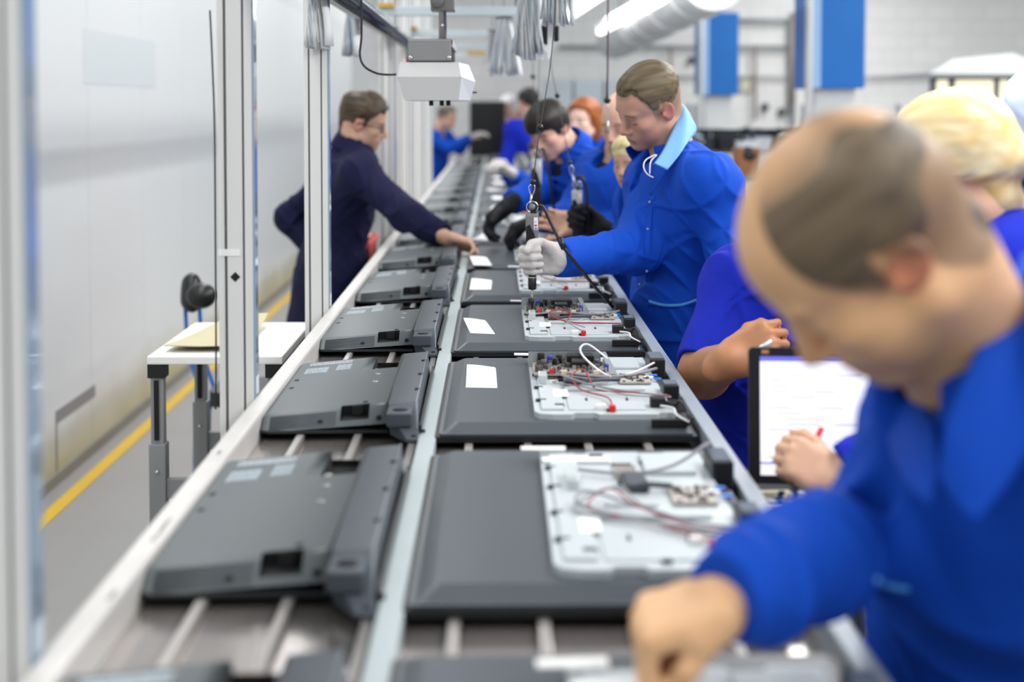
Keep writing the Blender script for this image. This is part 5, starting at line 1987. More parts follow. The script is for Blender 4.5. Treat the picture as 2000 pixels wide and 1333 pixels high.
# ------------------------------------------------------------------ table, card, chair, crate on the wall side
tx0, tx1, ty0, ty1 = -.865, -.53, 3.50, 4.06
tz = at(305, 697, 3.5).z
tt = thing('side_table', 'white topped side table with grey telescopic legs by the conveyor', 'table', ((tx0 + tx1) / 2, (ty0 + ty1) / 2, 0))
hx, hy = (tx1 - tx0) / 2, (ty1 - ty0) / 2
MB().box(-hx, hx, -hy, hy, tz - .02, tz, .003).obj('table_top', mat('white_laminate', 'ecebe9', .35), tt)
M_leg = mat('grey_leg', '939596', .45, .2)
for sx in (-1, 1):
    for sy in (-1, 1):
        x, y = sx * (hx - .022), sy * (hy - .025)
        lg = MB()
        lg.box(x - .016, x + .016, y - .016, y + .016, tz - .30, tz - .05, .002)
        lg.box(x - .021, x + .021, y - .021, y + .021, .02, tz - .22, .003)
        lo_ = lg.obj('leg', M_leg, tt)
        MB().box(x - .022, x + .022, y - .022, y + .022, tz - .055, tz - .02, .002).obj('corner_cap', M_black, lo_)
        MB().box(x - .006, x + .006, y - .0225, y - .0205, tz - .21, tz - .06).obj('leg_slot', M_blackm, lo_)
        MB().lathe([(.006, 0), (.005, .003), (.001, .004)], (0, 0, 0), 10, Matrix.Translation((x, y - .021, tz - .29)) @ Matrix.Rotation(PI / 2, 4, 'X')).obj('bolt', M_steel, lo_)
for sy in (-1, 1):
    MB().box(-hx + .04, hx - .04, sy * (hy - .025) - .012, sy * (hy - .025) + .012, tz - .36, tz - .31, .002).obj('crossbar', M_leg, tt)
cd = MB()
rows_ = []
for k in range(7):
    v = k / 6
    y = 3.56 + .44 * v
    z = tz + .004 + .055 * max(0, v - .35) ** 1.5 + .012 * (1 - v) ** 3
    rows_.append([Vector((-.835 + .10 * v * v, y, z)), Vector((-.745, y, z - .002)), Vector((-.645, y, z))])
top = [[p + Vector((0, 0, .003)) for p in r] for r in rows_]
n3 = len(rows_)
vs = [p for r in rows_ for p in r] + [p for r in top for p in r]
fs = []
K3 = n3 * 3
for j in range(n3 - 1):
    for i in range(2):
        q = j * 3 + i
        fs += [(q + 3, q + 4, q + 1, q), (K3 + q, K3 + q + 1, K3 + q + 4, K3 + q + 3)]
for j in range(n3 - 1):
    for i in (0, 2):
        q = j * 3 + i
        fs.append((q, q + 3, K3 + q + 3, K3 + q))
for i in range(2):
    for q in (i, (n3 - 1) * 3 + i):
        fs.append((q, q + 1, K3 + q + 1, K3 + q))
cd.add(vs, fs)
tag(cd.obj('cardboard_sheet', mat('tan_cardboard', 'bfb696', .8, 0, .06, 9)), 'tan cardboard sheet curling up on the white side table', 'cardboard')
# chair
ch = thing('swivel_chair', 'black chair with thin blue frame behind the side table', 'chair', (-1.05, 4.9, 0))
S = Solid()
c1, c2 = A_(376, 572, 4.95) - np.array([-1.05, 4.9, 0], np.float32), A_(393, 578, 4.86) - np.array([-1.05, 4.9, 0], np.float32)
S.u(d_ell(c1, (.035, .05, .07)), .02).u(d_cap(c1 + V3((-.012, 0, -.03)), c1 + V3((-.012, 0, .035)), .028, .022), .02)
S.u(d_ell(c2, (.052, .045, .045)), .012)
solid_obj('backrest', S, c1 - .2, c1 + .2, .005, mat('black_leatherette', '1a1a1b', .35), None).parent = ch
z0 = float(c1[2])
f = MB()
for dx in (-.03, .02):
    f.tube([(c1[0] + dx, c1[1] + .01, z0), (c1[0] + dx + .012, c1[1] + .01, z0 - .2), (c1[0] + dx + .055, c1[1] - .0, .48)], .007, 8)
f.obj('back_frame', M_blue, ch)
MB().prism(rr(.075, .30, -.14, .14, .04), .46, .51).obj('seat', MATS['black_leatherette'], ch)
for (x, y) in ((.03, -.1), (.27, -.12), (.03, .1), (.27, .12)):
    MB().tube([(max(x, .08), y, .47), (x, y, .40), (x, y * 1.1, 0)], .010, 8, 3).obj('leg', M_blue, ch)
# red crate
cr = thing('crate', 'red plastic crate on the floor beside the navy coated man', 'crate', (-.665, 6.25, 0))
zc_ = at(700, 470, 6.1).z
m = MB().box(-.12, .12, -.2, .2, 0, .02)
for (x0, x1, y0, y1) in ((-.12, .12, -.2, -.185), (-.12, .12, .185, .2), (-.12, -.105, -.2, .2), (.105, .12, -.2, .2)):
    m.box(x0, x1, y0, y1, 0, zc_)
m.obj('crate_shell', mat('coral_red_plastic', 'e2524e', .5), cr)
MB().box(-.125, .125, -.21, .21, zc_ - .03, zc_, .004).obj('crate_rim', MATS['coral_red_plastic'], cr)

# ------------------------------------------------------------------ overhead: rail tube, beams, lamps, hanging unit
oh = thing('overhead_frame', 'overhead frame of pale beams and a dark tube above the line', 'frame', (0, 0, 0))
za = .0
t1, t2 = at(712, 0, 2.6), None
xz = at(795, 82, 4.5)
xz.x, xz.z = -.40, 1.7625
MB().cyl((xz.x, .5, xz.z), (xz.x, 15.5, xz.z), .026, n=16).obj('rail_tube', mat('dark_steel_tube', '595f68', .22, .85), oh)
MB().box(xz.x - .07, xz.x - .035, .5, 15.5, xz.z + .0, xz.z + .05).obj('cable_tray', M_alu, oh)
M_beam = mat('pale_blue_beam', 'c9d5da', .4, .2)
for i, (py, Y) in enumerate(((22, 5.6), (66, 7.2), (90, 9.6), (108, 12.5))):
    z = at(900, py, Y).z
    x0_, xe = -.47, .02 * Y - .02
    MB().box(x0_, xe, Y - .02, Y + .02, z - .018, z + .018, .002).obj('cross_beam', M_beam, oh)
    MB().box(x0_, xe, Y - .019, Y + .021, z - .0015, z + .0015).obj('beam_slot', M_pipegrey, oh)
MB().box(-.50, -.455, .8, 15.6, 2.62, 2.68, .003).obj('side_beam', M_alu, oh)
for i, (py, Y) in enumerate(((22, 5.6), (66, 7.2), (90, 9.6), (108, 12.5))):
    x = .02 * Y - .035
    MB().cyl((x, Y, at(900, py, Y).z), (x, Y, 3.4), .006, n=8).obj('drop_rod', M_pipegrey, oh)
MB().box(-.50, .64, 3.48, 3.53, 2.12, 2.17, .003).obj('cross_beam', M_alu, oh)
for Y in (5.6, 7.2, 9.6):
    MB().box(-.46, -.40, Y - .05, Y + .05, 1.86, 1.875).obj('yellow_tag', mat('ochre_tag', 'c9a23a', .6), oh)
c = at(930, 104, 9.4)
tag(MB().box(c.x - .06, c.x + .06, c.y, c.y + .03, c.z - .012, c.z + .012, .002).obj('ochre_bar', MATS['ochre_tag']), 'short ochre bar fixed under a far overhead beam', 'bar')
M_tube = mat('lit_fluorescent', 'ffffff', .5, emit=5)
M_bulb = mat('lit_lamp', 'fffaf0', .5, emit=6)


def tube_lamp(a, b, lab):
    t = thing('fluorescent_lamp', lab, 'lamp', tuple((a + b) / 2), 0, 'fluorescent lamps above the line')
    o = Vector(t.location)
    n_ = (b - a).normalized()
    MB().cyl(a - o, b - o, .032, n=12).obj('glowing_tube', M_tube, t)
    h = MB()
    p, q = a - o - n_ * .03, b - o + n_ * .03
    s_ = Vector((.07, 0, 0))
    h.add([p - s_ + Vector((0, 0, .03)), p + s_ + Vector((0, 0, .03)), q + s_ + Vector((0, 0, .03)), q - s_ + Vector((0, 0, .03)), p - s_ * .4 + Vector((0, 0, .09)), p + s_ * .4 + Vector((0, 0, .09)), q + s_ * .4 + Vector((0, 0, .09)), q - s_ * .4 + Vector((0, 0, .09))],
          [(3, 2, 1, 0), (4, 5, 6, 7), (0, 1, 5, 4), (1, 2, 6, 5), (2, 3, 7, 6), (3, 0, 4, 7)])
    h.obj('lamp_housing', M_colw, t)
    for k in (.2, .8):
        w_ = a - o + (b - a) * k
        MB().cyl(w_ + Vector((0, 0, .09)), w_ + Vector((0, 0, 2.5)), .004, n=6).obj('suspension_wire', M_pipegrey, t)
    return t


tube_lamp(at(1172, 62, 14.5), at(1318, -14, 9.6), 'long lit fluorescent lamp slanting above the young man')
tube_lamp(at(1108, 34, 11.8), at(1175, -12, 9.0), 'lit fluorescent lamp behind the hanging paper bundles')
for i, (px, py, Y) in enumerate(((717, 16, 6.2), (762, 60, 8.0), (776, 77, 9.0), (786, 86, 9.7))):
    c = at(px, py, Y)
    tag(MB().ball(tuple(c), .016, 8).obj('spotlight', M_bulb), f'small lit round lamp beside the dark tube, {nth(i)} from the camera', 'lamp', 'small round lamps')

# duct along the ceiling, upper right
dt = thing('air_duct', 'wide pale air duct running along above the far hall', 'duct', (0, 0, 0))
a, b = at(1395, 8, 9.0), at(1200, 100, 18.0)
MB().tube([a + Vector((0, 0, .18)), b + Vector((0, 0, .12))], .22, 24, 1).obj('duct_pipe', mat('pale_duct', 'c7cac9', .5, .2), dt)
for k in range(6):
    p = (a + Vector((0, 0, .18))).lerp(b + Vector((0, 0, .12)), .08 + k * .16)
    d = (b - a).normalized()
    MB().cyl(p - d * .02, p + d * .02, .235, n=24).obj('duct_band', M_colw, dt)
    MB().cyl(p + Vector((0, 0, .2)), p + Vector((0, 0, 2.2)), .008, n=6).obj('duct_hanger', M_pipegrey, dt)

# hanging box unit
UY = 3.62
u0, u1 = at(777, 121, UY), at(922, 198, UY)
un = thing('hanging_unit', 'pale grey hanging box unit with three black nozzles over the left lane', 'unit', ((u0.x + u1.x) / 2, UY, u1.z))
ox, oz = (u0.x + u1.x) / 2, u1.z
PX = lambda px, py, Y=UY: at(px, py, Y) - Vector((ox, UY, oz))
M_unit = mat('unit_grey', 'c3c3c2', .4, 0, .02, 6)
D = .42
fr_pts = [PX(776, 150), PX(790, 196), PX(897, 196), PX(900, 150)]
b_l, b_r, b_m0, b_m1 = PX(776, 150), PX(901, 150), PX(790, 196), PX(896, 196)
tl, trr = PX(780, 121), PX(895, 121)
sx = .042
m = MB()
f0 = [b_m0, b_m1, b_r, trr + Vector((0, .03, 0)), tl + Vector((0, .03, 0)), b_l]
b0 = [p + Vector((sx * k, D, 0)) for p, k in zip(f0, (0, .3, .5, .5, 0, 0))]
for p in b0:
    p.y = D
m.add(f0 + b0, [(0, 5, 2, 1), (5, 4, 3, 2), (6, 7, 8, 11), (11, 8, 9, 10)] + [(i, (i + 1) % 6, 6 + (i + 1) % 6, 6 + i) for i in range(6)])
m.obj('housing', M_unit, un)
m = MB()
ap, bp_ = b_r, b_m1
w_ = .035
m.add([ap, bp_, bp_ + Vector((w_ - .006, .045, 0)), ap + Vector((w_, .045, -.012)), trr + Vector((.0, .03, 0)), trr + Vector((w_ - .01, .06, -.006)),
       ap + Vector((w_ * .8, D, -.012)), bp_ + Vector((w_ * .6, D, 0)), trr + Vector((w_ * .5, D, 0))],
      [(0, 1, 2, 3), (4, 0, 3, 5), (3, 2, 7, 6), (5, 3, 6, 8)])
eo = m.obj('end_cap', mat('unit_pale', 'd3d7da', .4), un)
md = eo.modifiers.new('t', 'SOLIDIFY'); md.thickness = .003
a, b = PX(794.5, 119), PX(881, 75)
MB().box(a.x, b.x, .03, .036, a.z, b.z, .004).obj('cover_plate', mat('dull_metal_plate', '939494', .45, .4, .05, 12), un)
MB().box(a.x + .003, b.x - .002, .036, D - .02, a.z, b.z - .003).obj('bracket_box', M_blackm, un)
MB().box(a.x, b.x + .002, .036, D, b.z - .012, b.z).obj('bracket_top', M_unit, un)
MB().box(b.x - .002, b.x + .003, .036, D, b.z - .02, b.z - .002).obj('bracket_top', M_unit, un)
for px in (800, 876):
    q = PX(px, 112)
    MB().lathe([(.0058, 0), (.0055, .003), (.003, .0045), (.001, .0045)], (0, 0, 0), 14, Matrix.Translation((q.x, .030, q.z)) @ Matrix.Rotation(PI / 2, 4, 'X')).obj('bolt_head', M_steel, un)
q = PX(861, 72)
MB().cyl((q.x, .12, q.z), (q.x, .12, q.z + .56), .0105, n=18).obj('pole', mat('worn_steel_pole', '8f8c8a', .25, .85, .1, 10), un)
q2 = PX(861, 44)
MB().lathe([(.0034, 0), (.0034, .001)], (0, 0, 0), 12, Matrix.Translation((q2.x, .1095, q2.z)) @ Matrix.Rotation(PI / 2, 4, 'X')).obj('pole_hole', mat('pale_hole', 'e8edf0', .5), un)
qa = PX(838, 17); qb = PX(886, -14)
MB().box(qa.x, qb.x, .085, .155, qa.z, qa.z + .05, .004).obj('clamp', mat('clamp_grey', '7d7c7a', .4, .5), un)
MB().lathe([(.018, 0), (.018, .01), (.012, .014), (.001, .014)], (0, 0, 0), 16, Matrix.Translation((PX(851, -4).x, .085, PX(851, -3).z)) @ Matrix.Rotation(PI / 2, 4, 'X')).obj('clamp_knob', mat('knob_grey', '6e6d6b', .5), un)
MB().box(-.9 - ox + ox * 0 + .42, .70, .10, .14, .36, .40, .003).obj('mount_beam', M_alu, un)
for px in (840, 861, 874):
    q = PX(px, 199)
    MB().cyl((q.x, .06, -.011), (q.x, .06, .002), .0058, n=12).obj('nozzle', M_black, un)
q = PX(921, 180)
MB().cyl((q.x - .004, .09, q.z), (q.x + .012, .09, q.z), .0022, n=8).obj('switch_lever', M_black, un)
MB().box(q.x - .008, q.x + .0005, .075, .105, q.z + .004, q.z + .018).obj('warning_sticker', mat('yellow_sticker', 'c9c322', .5), un)
MB().tube([PX(706, -30), PX(706, 10), PX(706, 70), PX(703, 108), PX(712, 130), PX(735, 143), PX(758, 146), PX(774, 145)], .0028, 8).obj('power_cable', M_black, un)
MB().box(PX(783, 0).x, PX(794, 0).x, .2, .26, PX(0, 119).z, PX(0, 106).z).obj('red_knob', mat('pink_red', 'd63a5e', .4), un)

# ------------------------------------------------------------------ bundles of papers hung from the frame
M_pg = [mat('page_white', 'eceeee', .7), mat('page_grey', 'bfc3c6', .7), mat('page_blue', 'ccd8e0', .7)]


def bundle(px, py0, py1, wpx, Y, n, lab, dark=False, seed=0, tilt=0.0):
    R = random.Random(seed)
    a, b = at(px, py0, Y), at(px, py1, Y)
    W = wpx / FPX * Y
    t = thing('hanging_papers', lab, 'papers', (a.x, Y, b.z), 0, 'paper bundles hung over the line')
    H = a.z - b.z
    for i in range(n):
        u = (i / (n - 1) - .5)
        x = u * W
        top = u * W * .55
        l = R.uniform(.9, 1.0) * H
        d = .035
        w_ = R.uniform(-.02, .02)
        m = MB()
        rows = []
        for k in range(7):
            v = k / 6
            xx = top + (x - top) * v + .006 * math.sin(v * 4 + i) + w_ * v * v * .4 + tilt * v
            zz = H - l * v
            rows.append([Vector((xx - .003, -d, zz)), Vector((xx + .004 + .004 * v, 0, zz)), Vector((xx + .012 * v, d, zz))])
        vs = [p for r in rows for p in r]
        o = [p + Vector((.0012, -.0006, 0)) for p in vs]
        q = len(vs)
        fs = []
        for j in range(6):
            for c_ in range(2):
                z_ = j * 3 + c_
                fs += [(z_, z_ + 1, z_ + 4, z_ + 3), (q + z_ + 3, q + z_ + 4, q + z_ + 1, q + z_)]
            for c_ in (0, 2):
                z_ = j * 3 + c_
                fs.append((z_, z_ + 3, q + z_ + 3, q + z_))
        for c_ in range(2):
            for z_ in (c_, 18 + c_):
                fs.append((z_, z_ + 1, q + z_ + 1, q + z_))
        m.add(vs + o, fs, True)
        m.obj('page', M_pg[R.choice((0, 0, 1, 2))], t)
    MB().box(-W * .3, W * .3, -.02, .02, H - .012, H + .008, .002).obj('clip', M_blackm, t)
    MB().cyl((0, 0, H), (0, 0, max(2.16 - b.z, H + .12)), .0025, n=6).obj('hook_wire', M_pipegrey, t)
    return t


bundle(1032, -70, 119, 58, 4.3, 22, 'largest fan of grey white papers hung above the screwdriver cords', seed=1)
bundle(1088, -95, 52, 62, 4.1, 20, 'paper bundle at the top edge right of the large fan', seed=2)
bundle(984, 38, 150, 54, 5.6, 18, 'blurred paper bundle left of the large fan', seed=3)
bundle(962, 62, 128, 30, 7.0, 10, 'smallest far paper bundle beside the end of the overhead frame', seed=4)
bundle(616, -80, 98, 34, 3.60, 12, 'paper bundle hung on the third slotted post', seed=5)
bundle(686, -40, 114, 24, 4.75, 8, 'paper bundle hung on the post above the navy coated man', seed=6)
m = MB()
p = [at(1070, 40, 4.15), at(1084, 42, 4.15), at(1078, 95, 4.15), at(1073, 119, 4.15), at(1069, 112, 4.15)]
q = [v + Vector((0, .002, 0)) for v in p]
m.add(p + q, [(0, 1, 2, 3, 4), (9, 8, 7, 6, 5)] + [(i, (i + 1) % 5, 5 + (i + 1) % 5, 5 + i) for i in range(5)])
tag(m.obj('hanging_page', M_pg[0]), 'pointed white page hanging loose below the top edge bundle', 'page')
tag(MB().box(at(1057, 60, 4.3).x, at(1071, 60, 4.3).x, 4.28, 4.33, at(0, 86, 4.3).z, at(0, 48, 4.3).z, .003).obj('hanging_balancer', M_blackm), 'black spring balancer block behind the loose white page', 'balancer')
tag(MB().box(at(1082, 60, 4.3).x, at(1091, 60, 4.3).x, 4.28, 4.33, at(0, 80, 4.3).z, at(0, 50, 4.3).z, .003).obj('hanging_balancer', M_blackm), 'small black balancer block right of the loose white page', 'balancer')

# ------------------------------------------------------------------ electric screwdrivers on their cords
M_drv = mat('driver_grey', '77797b', .42)
M_drvl = mat('driver_light_grey', 'b9bec0', .45)


def driver(base, s, light, lab, bit=True):
    """base: centre of the grip"""
    t = thing('electric_screwdriver', lab, 'screwdriver', tuple(base), 0, 'electric screwdrivers hung on cords')
    g = [(.019, -.055), (.0185, -.03), (.0165, 0), (.0165, .03)]
    MB().lathe([(.001, -.058)] + g + [(.001, .031)], (0, 0, 0), 20).obj('grip', M_blackm, t)
    h = MB()
    h.loft([[Vector((x, y, z)) for x, y in rr(-w_, w_, -d, d, .006, 3)] for (w_, d, z) in ((.0165, .0165, .03), (.018, .018, .06), (.0195, .019, .115), (.018, .017, .123))], True)
    h.obj('motor_housing', M_drvl if light else M_drv, t)
    # black flame shaped overlay
    f = MB()
    pts = [(-.0185, .028), (.016, .028), (.004, .068), (-.008, .092), (-.0185, .085)]
    a = [Vector((x, -.0196, z)) for x, z in pts]
    b = [Vector((x, -.016, z)) for x, z in pts]
    f.add(a + b, [(0, 1, 2, 3, 4), (9, 8, 7, 6, 5)] + [(i, (i + 1) % 5, 5 + (i + 1) % 5, 5 + i) for i in range(5)])
    f.obj('grip_overlay', M_blackm, t)
    lb = MB().box(.004, .016, -.0202, -.0188, .076, .112)
    lo_ = lb.obj('label_sticker', M_white, t)
    k = MB().box(.006, .014, -.0208, -.0201, .078, .082)
    k.obj('blue_mark', M_blue, lo_)
    MB().box(.006, .013, -.0208, -.0201, .086, .0915).obj('red_mark', M_red, lo_)
    MB().box(.006, .012, -.0208, -.0201, .098, .101).obj('grey_mark', M_ink, lo_)
    MB().lathe([(.001, -.1), (.011, -.1), (.0125, -.09), (.0125, -.068), (.011, -.066), (.011, -.06), (.015, -.058), (.001, -.058)], (0, 0, 0), 18).obj('nose_sleeve', M_black, t)
    MB().lathe([(.0128, -.066), (.0128, -.062)], (0, 0, 0), 18).obj('nose_ring', M_steel, t)
    if bit:
        MB().lathe([(.001, -.128), (.0045, -.126), (.0055, -.115), (.0035, -.104), (.006, -.1), (.001, -.1)], (0, 0, 0), 12).obj('bit_shank', M_steel, t)
        MB().lathe([(.001, -.175), (.0022, -.175), (.0028, -.145), (.0055, -.142), (.0055, -.128), (.001, -.127)], (0, 0, 0), 12).obj('bit', M_black, t)
    rg = MB()
    rg.tube([Vector((.0165 * math.cos(a), -.002, .141 + .0165 * math.sin(a))) for a in [2 * PI * i / 24 for i in range(25)]], .0018, 8, 1)
    rg.obj('hanging_ring', M_steel, t)
    MB().ball((0, .002, .141), .010, 8).obj('swivel', M_drv, t)
    MB().box(-.006, .012, -.004, .008, .12, .132, .002).obj('ring_lug', M_black, t)
    t.scale = (s, s, s)
    return t


D1 = driver(Vector(at(1039.5, 499, 3.43)), .83, False, 'grey electric screwdriver in the pale glove, its bit on the board')
# suspension cord with balls and hook
def cord(name, pts, r, m, lab, balls=(), hook=None, cat='cord'):
    t = thing(name, lab, cat, tuple(pts[-1]))
    o = Vector(pts[-1])
    MB().tube([Vector(p) - o for p in pts], r, 6, 4).obj('line', m, t)
    for b in balls:
        MB().ball(tuple(Vector(b[0]) - o), b[1], 8).obj('stop_ball', M_black, t)
    if hook:
        a, b = Vector(hook[0]) - o, Vector(hook[1]) - o
        c = (a + b) / 2
        lp = [a, c + Vector((-.007, 0, .008)), c + Vector((-.005, 0, -.006)), b, c + Vector((.005, 0, -.006)), c + Vector((.007, 0, .008)), a]
        MB().tube(lp, .0014, 6, 4).obj('snap_hook', M_steel, t)
        MB().cyl(b, b + (b - a) * .8, .0028, n=8).obj('hook_shank', M_steel, t)
    return t


cord('suspension_cord', [at(1090, -60, 3.7), at(1076, 118, 3.62), at(1055, 248, 3.5), at(1041, 356, 3.43)], .0013, M_black, 'black cord with two balls holding the screwdriver of the pale glove',
     [(at(1054.5, 249, 3.5), .0085), (at(1041, 356, 3.43), .0075)], (at(1040, 360, 3.43), at(1038, 382, 3.43)))
cord('suspension_cord', [at(1060, -60, 4.8), at(1075, 118, 4.8), at(1088, 187, 4.77), at(1103, 265, 4.74), at(1113, 318, 4.72)], .0014, mat('grey_cord', '4a4c50', .6), 'grey cord with two balls holding the screwdriver of the black glove',
     [(at(1088.5, 187, 4.77), .009), (at(1113, 318, 4.72), .008)], (at(1114, 322, 4.72), at(1119, 345, 4.72)))
cord('suspension_cord', [at(1041, -40, 6.2), at(1041, 150, 6.2), at(1043, 200, 6.2)], .0016, MATS['grey_cord'], 'short thin cord with one ball beneath the largest paper fan', [(at(1041, 150, 6.2), .011)])
cord('suspension_cord', [at(1188, -60, 4.4), at(1187, 100, 4.4), at(1186, 192, 4.4)], .0028, mat('maroon_cord', '4d2a3a', .6), 'thick maroon cord with ball and white hook left of the young man', [(at(1186, 196, 4.4), .011)],
     (at(1186, 204, 4.4), at(1187, 236, 4.4)))
d2 = Vector(drv2.tolist())
D2 = driver(d2 + Vector((0, 0, -.02)), .9, True, 'light grey electric screwdriver in the black glove', False)
D3 = driver(Vector(at(1048, 378, 5.0)), 1, True, 'light grey electric screwdriver hanging free before the dark haired worker')
cord('suspension_cord', [at(1058, -60, 5.2), at(1052, 180, 5.05), at(1049, 298, 5.0)], .0012, MATS['grey_cord'], 'thin grey cord holding the free hanging screwdriver', [(at(1050, 290, 5.0), .006)])
ccm = M_black
tag(MB().tube([at(1042, 412, 3.43), at(1054, 402, 3.43), at(1064, 410, 3.42), at(1078, 440, 3.41), at(1100, 482, 3.38), at(1130, 521, 3.40), at(1158, 556, 3.5), at(1200, 604, 3.56), at(1230, 640, 3.6), at(1250, 690, 3.62), at(1262, 800, 3.62)], .0042, 8).obj('power_cord', M_black),
    'black power cord of the near screwdriver, running past the sleeve', 'cord')
ft = MB()
ft.cyl(at(1092, 465, 3.39), at(1102, 486, 3.38), .0075, n=12)
tag(ft.obj('cord_ferrite', M_black), 'black cylinder clipped on the power cord by the cuff', 'ferrite')
tag(MB().tube([at(1126, 352, 4.72), at(1131, 344, 4.72), at(1139, 350, 4.7), at(1145, 372, 4.7), at(1148, 410, 4.7), at(1150, 450, 4.72), at(1158, 500, 4.75), at(1190, 560, 4.8), at(1230, 640, 4.85)], .005, 8).obj('power_cord', M_black),
    'black power cord arching from the screwdriver in the black glove', 'cord')
tag(MB().tube([at(1053, 296, 5.0), at(1062, 292, 5.0), at(1070, 320, 4.98), at(1077, 370, 4.98), at(1084, 420, 5.0), at(1100, 470, 5.05), at(1150, 560, 5.1)], .005, 8).obj('power_cord', M_black),
    'black power cord of the free hanging screwdriver', 'cord')

# ------------------------------------------------------------------ laptop and circuit boards beside the line
lz = at(1500, 945, 2.12).z
lp = thing('monitor', 'black framed monitor with a white lit page beside the conveyor', 'monitor', (at(1465, 700, 2.12).x, 2.12, lz), math.radians(-4))
lw, lh = .30, .205
Mx = Matrix.Rotation(math.radians(-6), 4, 'X')
MB().prism(rr(0, lw, 0, lh, .008), -.009, .0, Matrix.Rotation(math.radians(84), 4, 'X')).obj('screen_lid', M_black, lp)
sm_ = MB().box(.017, lw - .017, .013, lh - .014, .0003, .001, 0, Matrix.Rotation(math.radians(84), 4, 'X'))
mscr = mat('lit_screen', 'f6f6fb', .4, emit=.8)
so = sm_.obj('screen', mscr, lp)
RX = Matrix.Rotation(math.radians(84), 4, 'X')
MB().box(.017, lw - .017, lh - .021, lh - .014, .001, .0014, 0, RX).obj('title_bar', mat('screen_violet', '6f6fe0', .4, emit=.7), so)
MB().box(.017, .12, .030, .0325, .001, .0014, 0, RX).obj('status_line', MATS['screen_violet'], so)
R = random.Random(8)
for i in range(17):
    y = lh - .034 - i * .0082
    x = .028 + R.choice((0, 0, .012, .03))
    if i in (6, 12, 14):
        continue
    MB().box(x, x + R.uniform(.02, .06), y, y + .0014, .001, .0013, 0, RX).obj('text_line', mat('screen_text', 'b4b4d2', .5, emit=.35), so)
    if i % 3 == 1:
        x2 = x + .07
        MB().box(x2, x2 + R.uniform(.02, .05), y, y + .0014, .001, .0013, 0, RX).obj('text_line', MATS['screen_text'], so)
MB().box(.042, .056, .0135, .021, .001, .0014, 0, RX).obj('task_icon', mat('screen_blue', '2438c8', .4, emit=.6), so)
MB().box(.0195, .030, lh - .0095, lh - .004, .0002, .0008, 0, RX).obj('orange_sticker', mat('orange_sticker', 'c58a4a', .5), lp)
MB().box(.10, .20, .024, .036, .02, .15, .004).obj('rear_spine', M_black, lp)
MB().prism(rr(.07, .23, -.02, .10, .01), -.012, -.004).obj('stand_foot', M_black, lp)
# stand for the laptop
bt_ = thing('side_bench', 'dark bench beside the conveyor carrying the monitor and circuit boards', 'bench', (.62, 2.0, 0))
bz = lz - .012
MB().box(-.245, .35, -.30, .25, bz - .02, bz, .003).obj('bench_top', mat('dark_bench_top', '2b3238', .5), bt_)
for (x, y) in ((-.2, -.26), (.31, -.26), (-.2, .21), (.31, .21)):
    MB().box(x - .02, x + .02, y - .02, y + .02, 0, bz - .02).obj('leg', M_leg, bt_)
R = random.Random(13)
GCB = 'circuit boards heaped by the monitor'
M_bdk = mat('dark_board', '25292c', .4, .1, .3, 90)
for i, (x, y, rz_, m) in enumerate(((.408, 2.055, .05, M_bdk), (.470, 2.05, -.1, M_pcbg), (.405, 1.985, .15, M_pcbg), (.47, 1.975, -.06, M_bdk), (.53, 2.0, .1, M_bdk))):
    lab = ['dark circuit board under the monitor corner next to the rail', 'tan circuit board under the middle of the monitor', 'tan circuit board in front of the monitor beside the rail', 'dark circuit board in front of the monitor', 'dark circuit board half under the blue sleeve'][i]
    t = thing('circuit_board', lab, 'circuit board', (x, y, bz), rz_, GCB)
    MB().box(-.029, .029, -.030, .030, 0, .003).obj('board', m, t)
    for k in range(9):
        xx, yy = R.uniform(-.026, .018), R.uniform(-.026, .008)
        c = MB().box(xx, xx + R.uniform(.004, .010), yy, yy + R.uniform(.004, .01), .003, .003 + R.uniform(.003, .014))
        c.obj('component', R.choice((M_chip, M_steel, M_cream, M_black)), t)
    MB().box(-.027, .026, .014, .026, .003, .013, .001).obj('long_connector', M_cream if m is M_bdk else M_white, t)
    for k in (-.018, .004):
        MB().box(k, k + .013, -.031, -.018, .003, .012, .001).obj('metal_socket', M_steel, t)
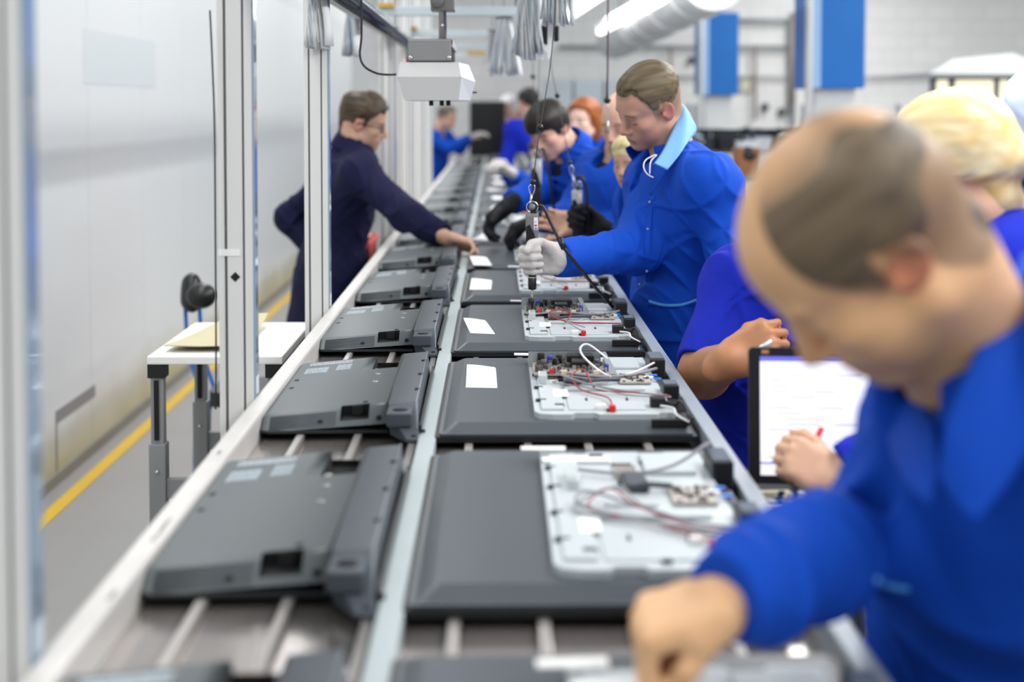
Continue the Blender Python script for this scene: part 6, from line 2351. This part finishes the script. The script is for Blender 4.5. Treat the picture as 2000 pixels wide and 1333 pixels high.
tag(MB().tube([(.545, 2.13, bz + .05), (.52, 2.06, bz + .02), (.50, 1.98, bz + .016), (.485, 1.90, bz + .006)], .0035, 8).obj('monitor_cable', M_black), 'black cable running down from the monitor over the circuit boards', 'cable')
tag(MB().box(.40, 1.25, .4, 9.4, .0003, .012, .003).obj('floor_mat', mat('black_rubber_mat', '16181a', .8)), 'black rubber mat on the floor where the workers in blue stand', 'mat')
# red pen in the woman's hand, silver pen in the writing hand
tag(MB().cyl(at(1604, 838, 1.99), at(1588, 872, 1.97), .0042, n=12).obj('pen', M_red), 'red capped pen in the hand before the monitor screen', 'pen')
tag(MB().cyl(at(1508, 666, 2.56), at(1470, 690, 2.56), .0048, n=12).obj('pen', mat('silver_pen', 'd8dadd', .3, .5)), 'silver pen in the hand of the man with rolled sleeves', 'pen')
# ------------------------------------------------------------------ light and render look
w = bpy.data.worlds.new('world')
SC.world = w
w.use_nodes = True
bg = w.node_tree.nodes['Background']
bg.inputs[0].default_value = (.93, .965, 1.0, 1)
bg.inputs[1].default_value = .74


def area(name, loc, sx, sy, power, rot=(0, 0, 0), col=(1, 1, 1)):
    l = bpy.data.lights.new(name, 'AREA')
    l.shape = 'RECTANGLE'
    l.size = sx
    l.size_y = sy
    l.energy = power
    l.color = col
    o = bpy.data.objects.new(name, l)
    COL.objects.link(o)
    o.location = loc
    o.rotation_euler = rot
    return o


for i in range(6):
    area('line_lamp', (1.2, -.6 + 2.6 * i, 2.34), .5, 2.4, 48)
    area('ceiling_lamp', (-.9, .3 + 3.2 * i, 3.4), .3, 2.6, 58)
    area('ceiling_lamp', (4.4, .3 + 3.4 * i, 3.8), .4, 2.8, 150)
vs_ = SC.view_settings
vs_.view_transform = 'Standard'
vs_.look = 'None'
vs_.gamma = 1
vs_.exposure = -.56
vs_.use_curve_mapping = False
cy = SC.cycles
cy.use_denoising = True
try:
    cy.denoiser = 'OPENIMAGEDENOISE'
except Exception:
    pass
cy.max_bounces = 7
cy.diffuse_bounces = 3
cy.glossy_bounces = 3
cy.transmission_bounces = 3
cy.transparent_max_bounces = 6
cy.caustics_reflective = False
cy.caustics_refractive = False
cy.sample_clamp_indirect = 4
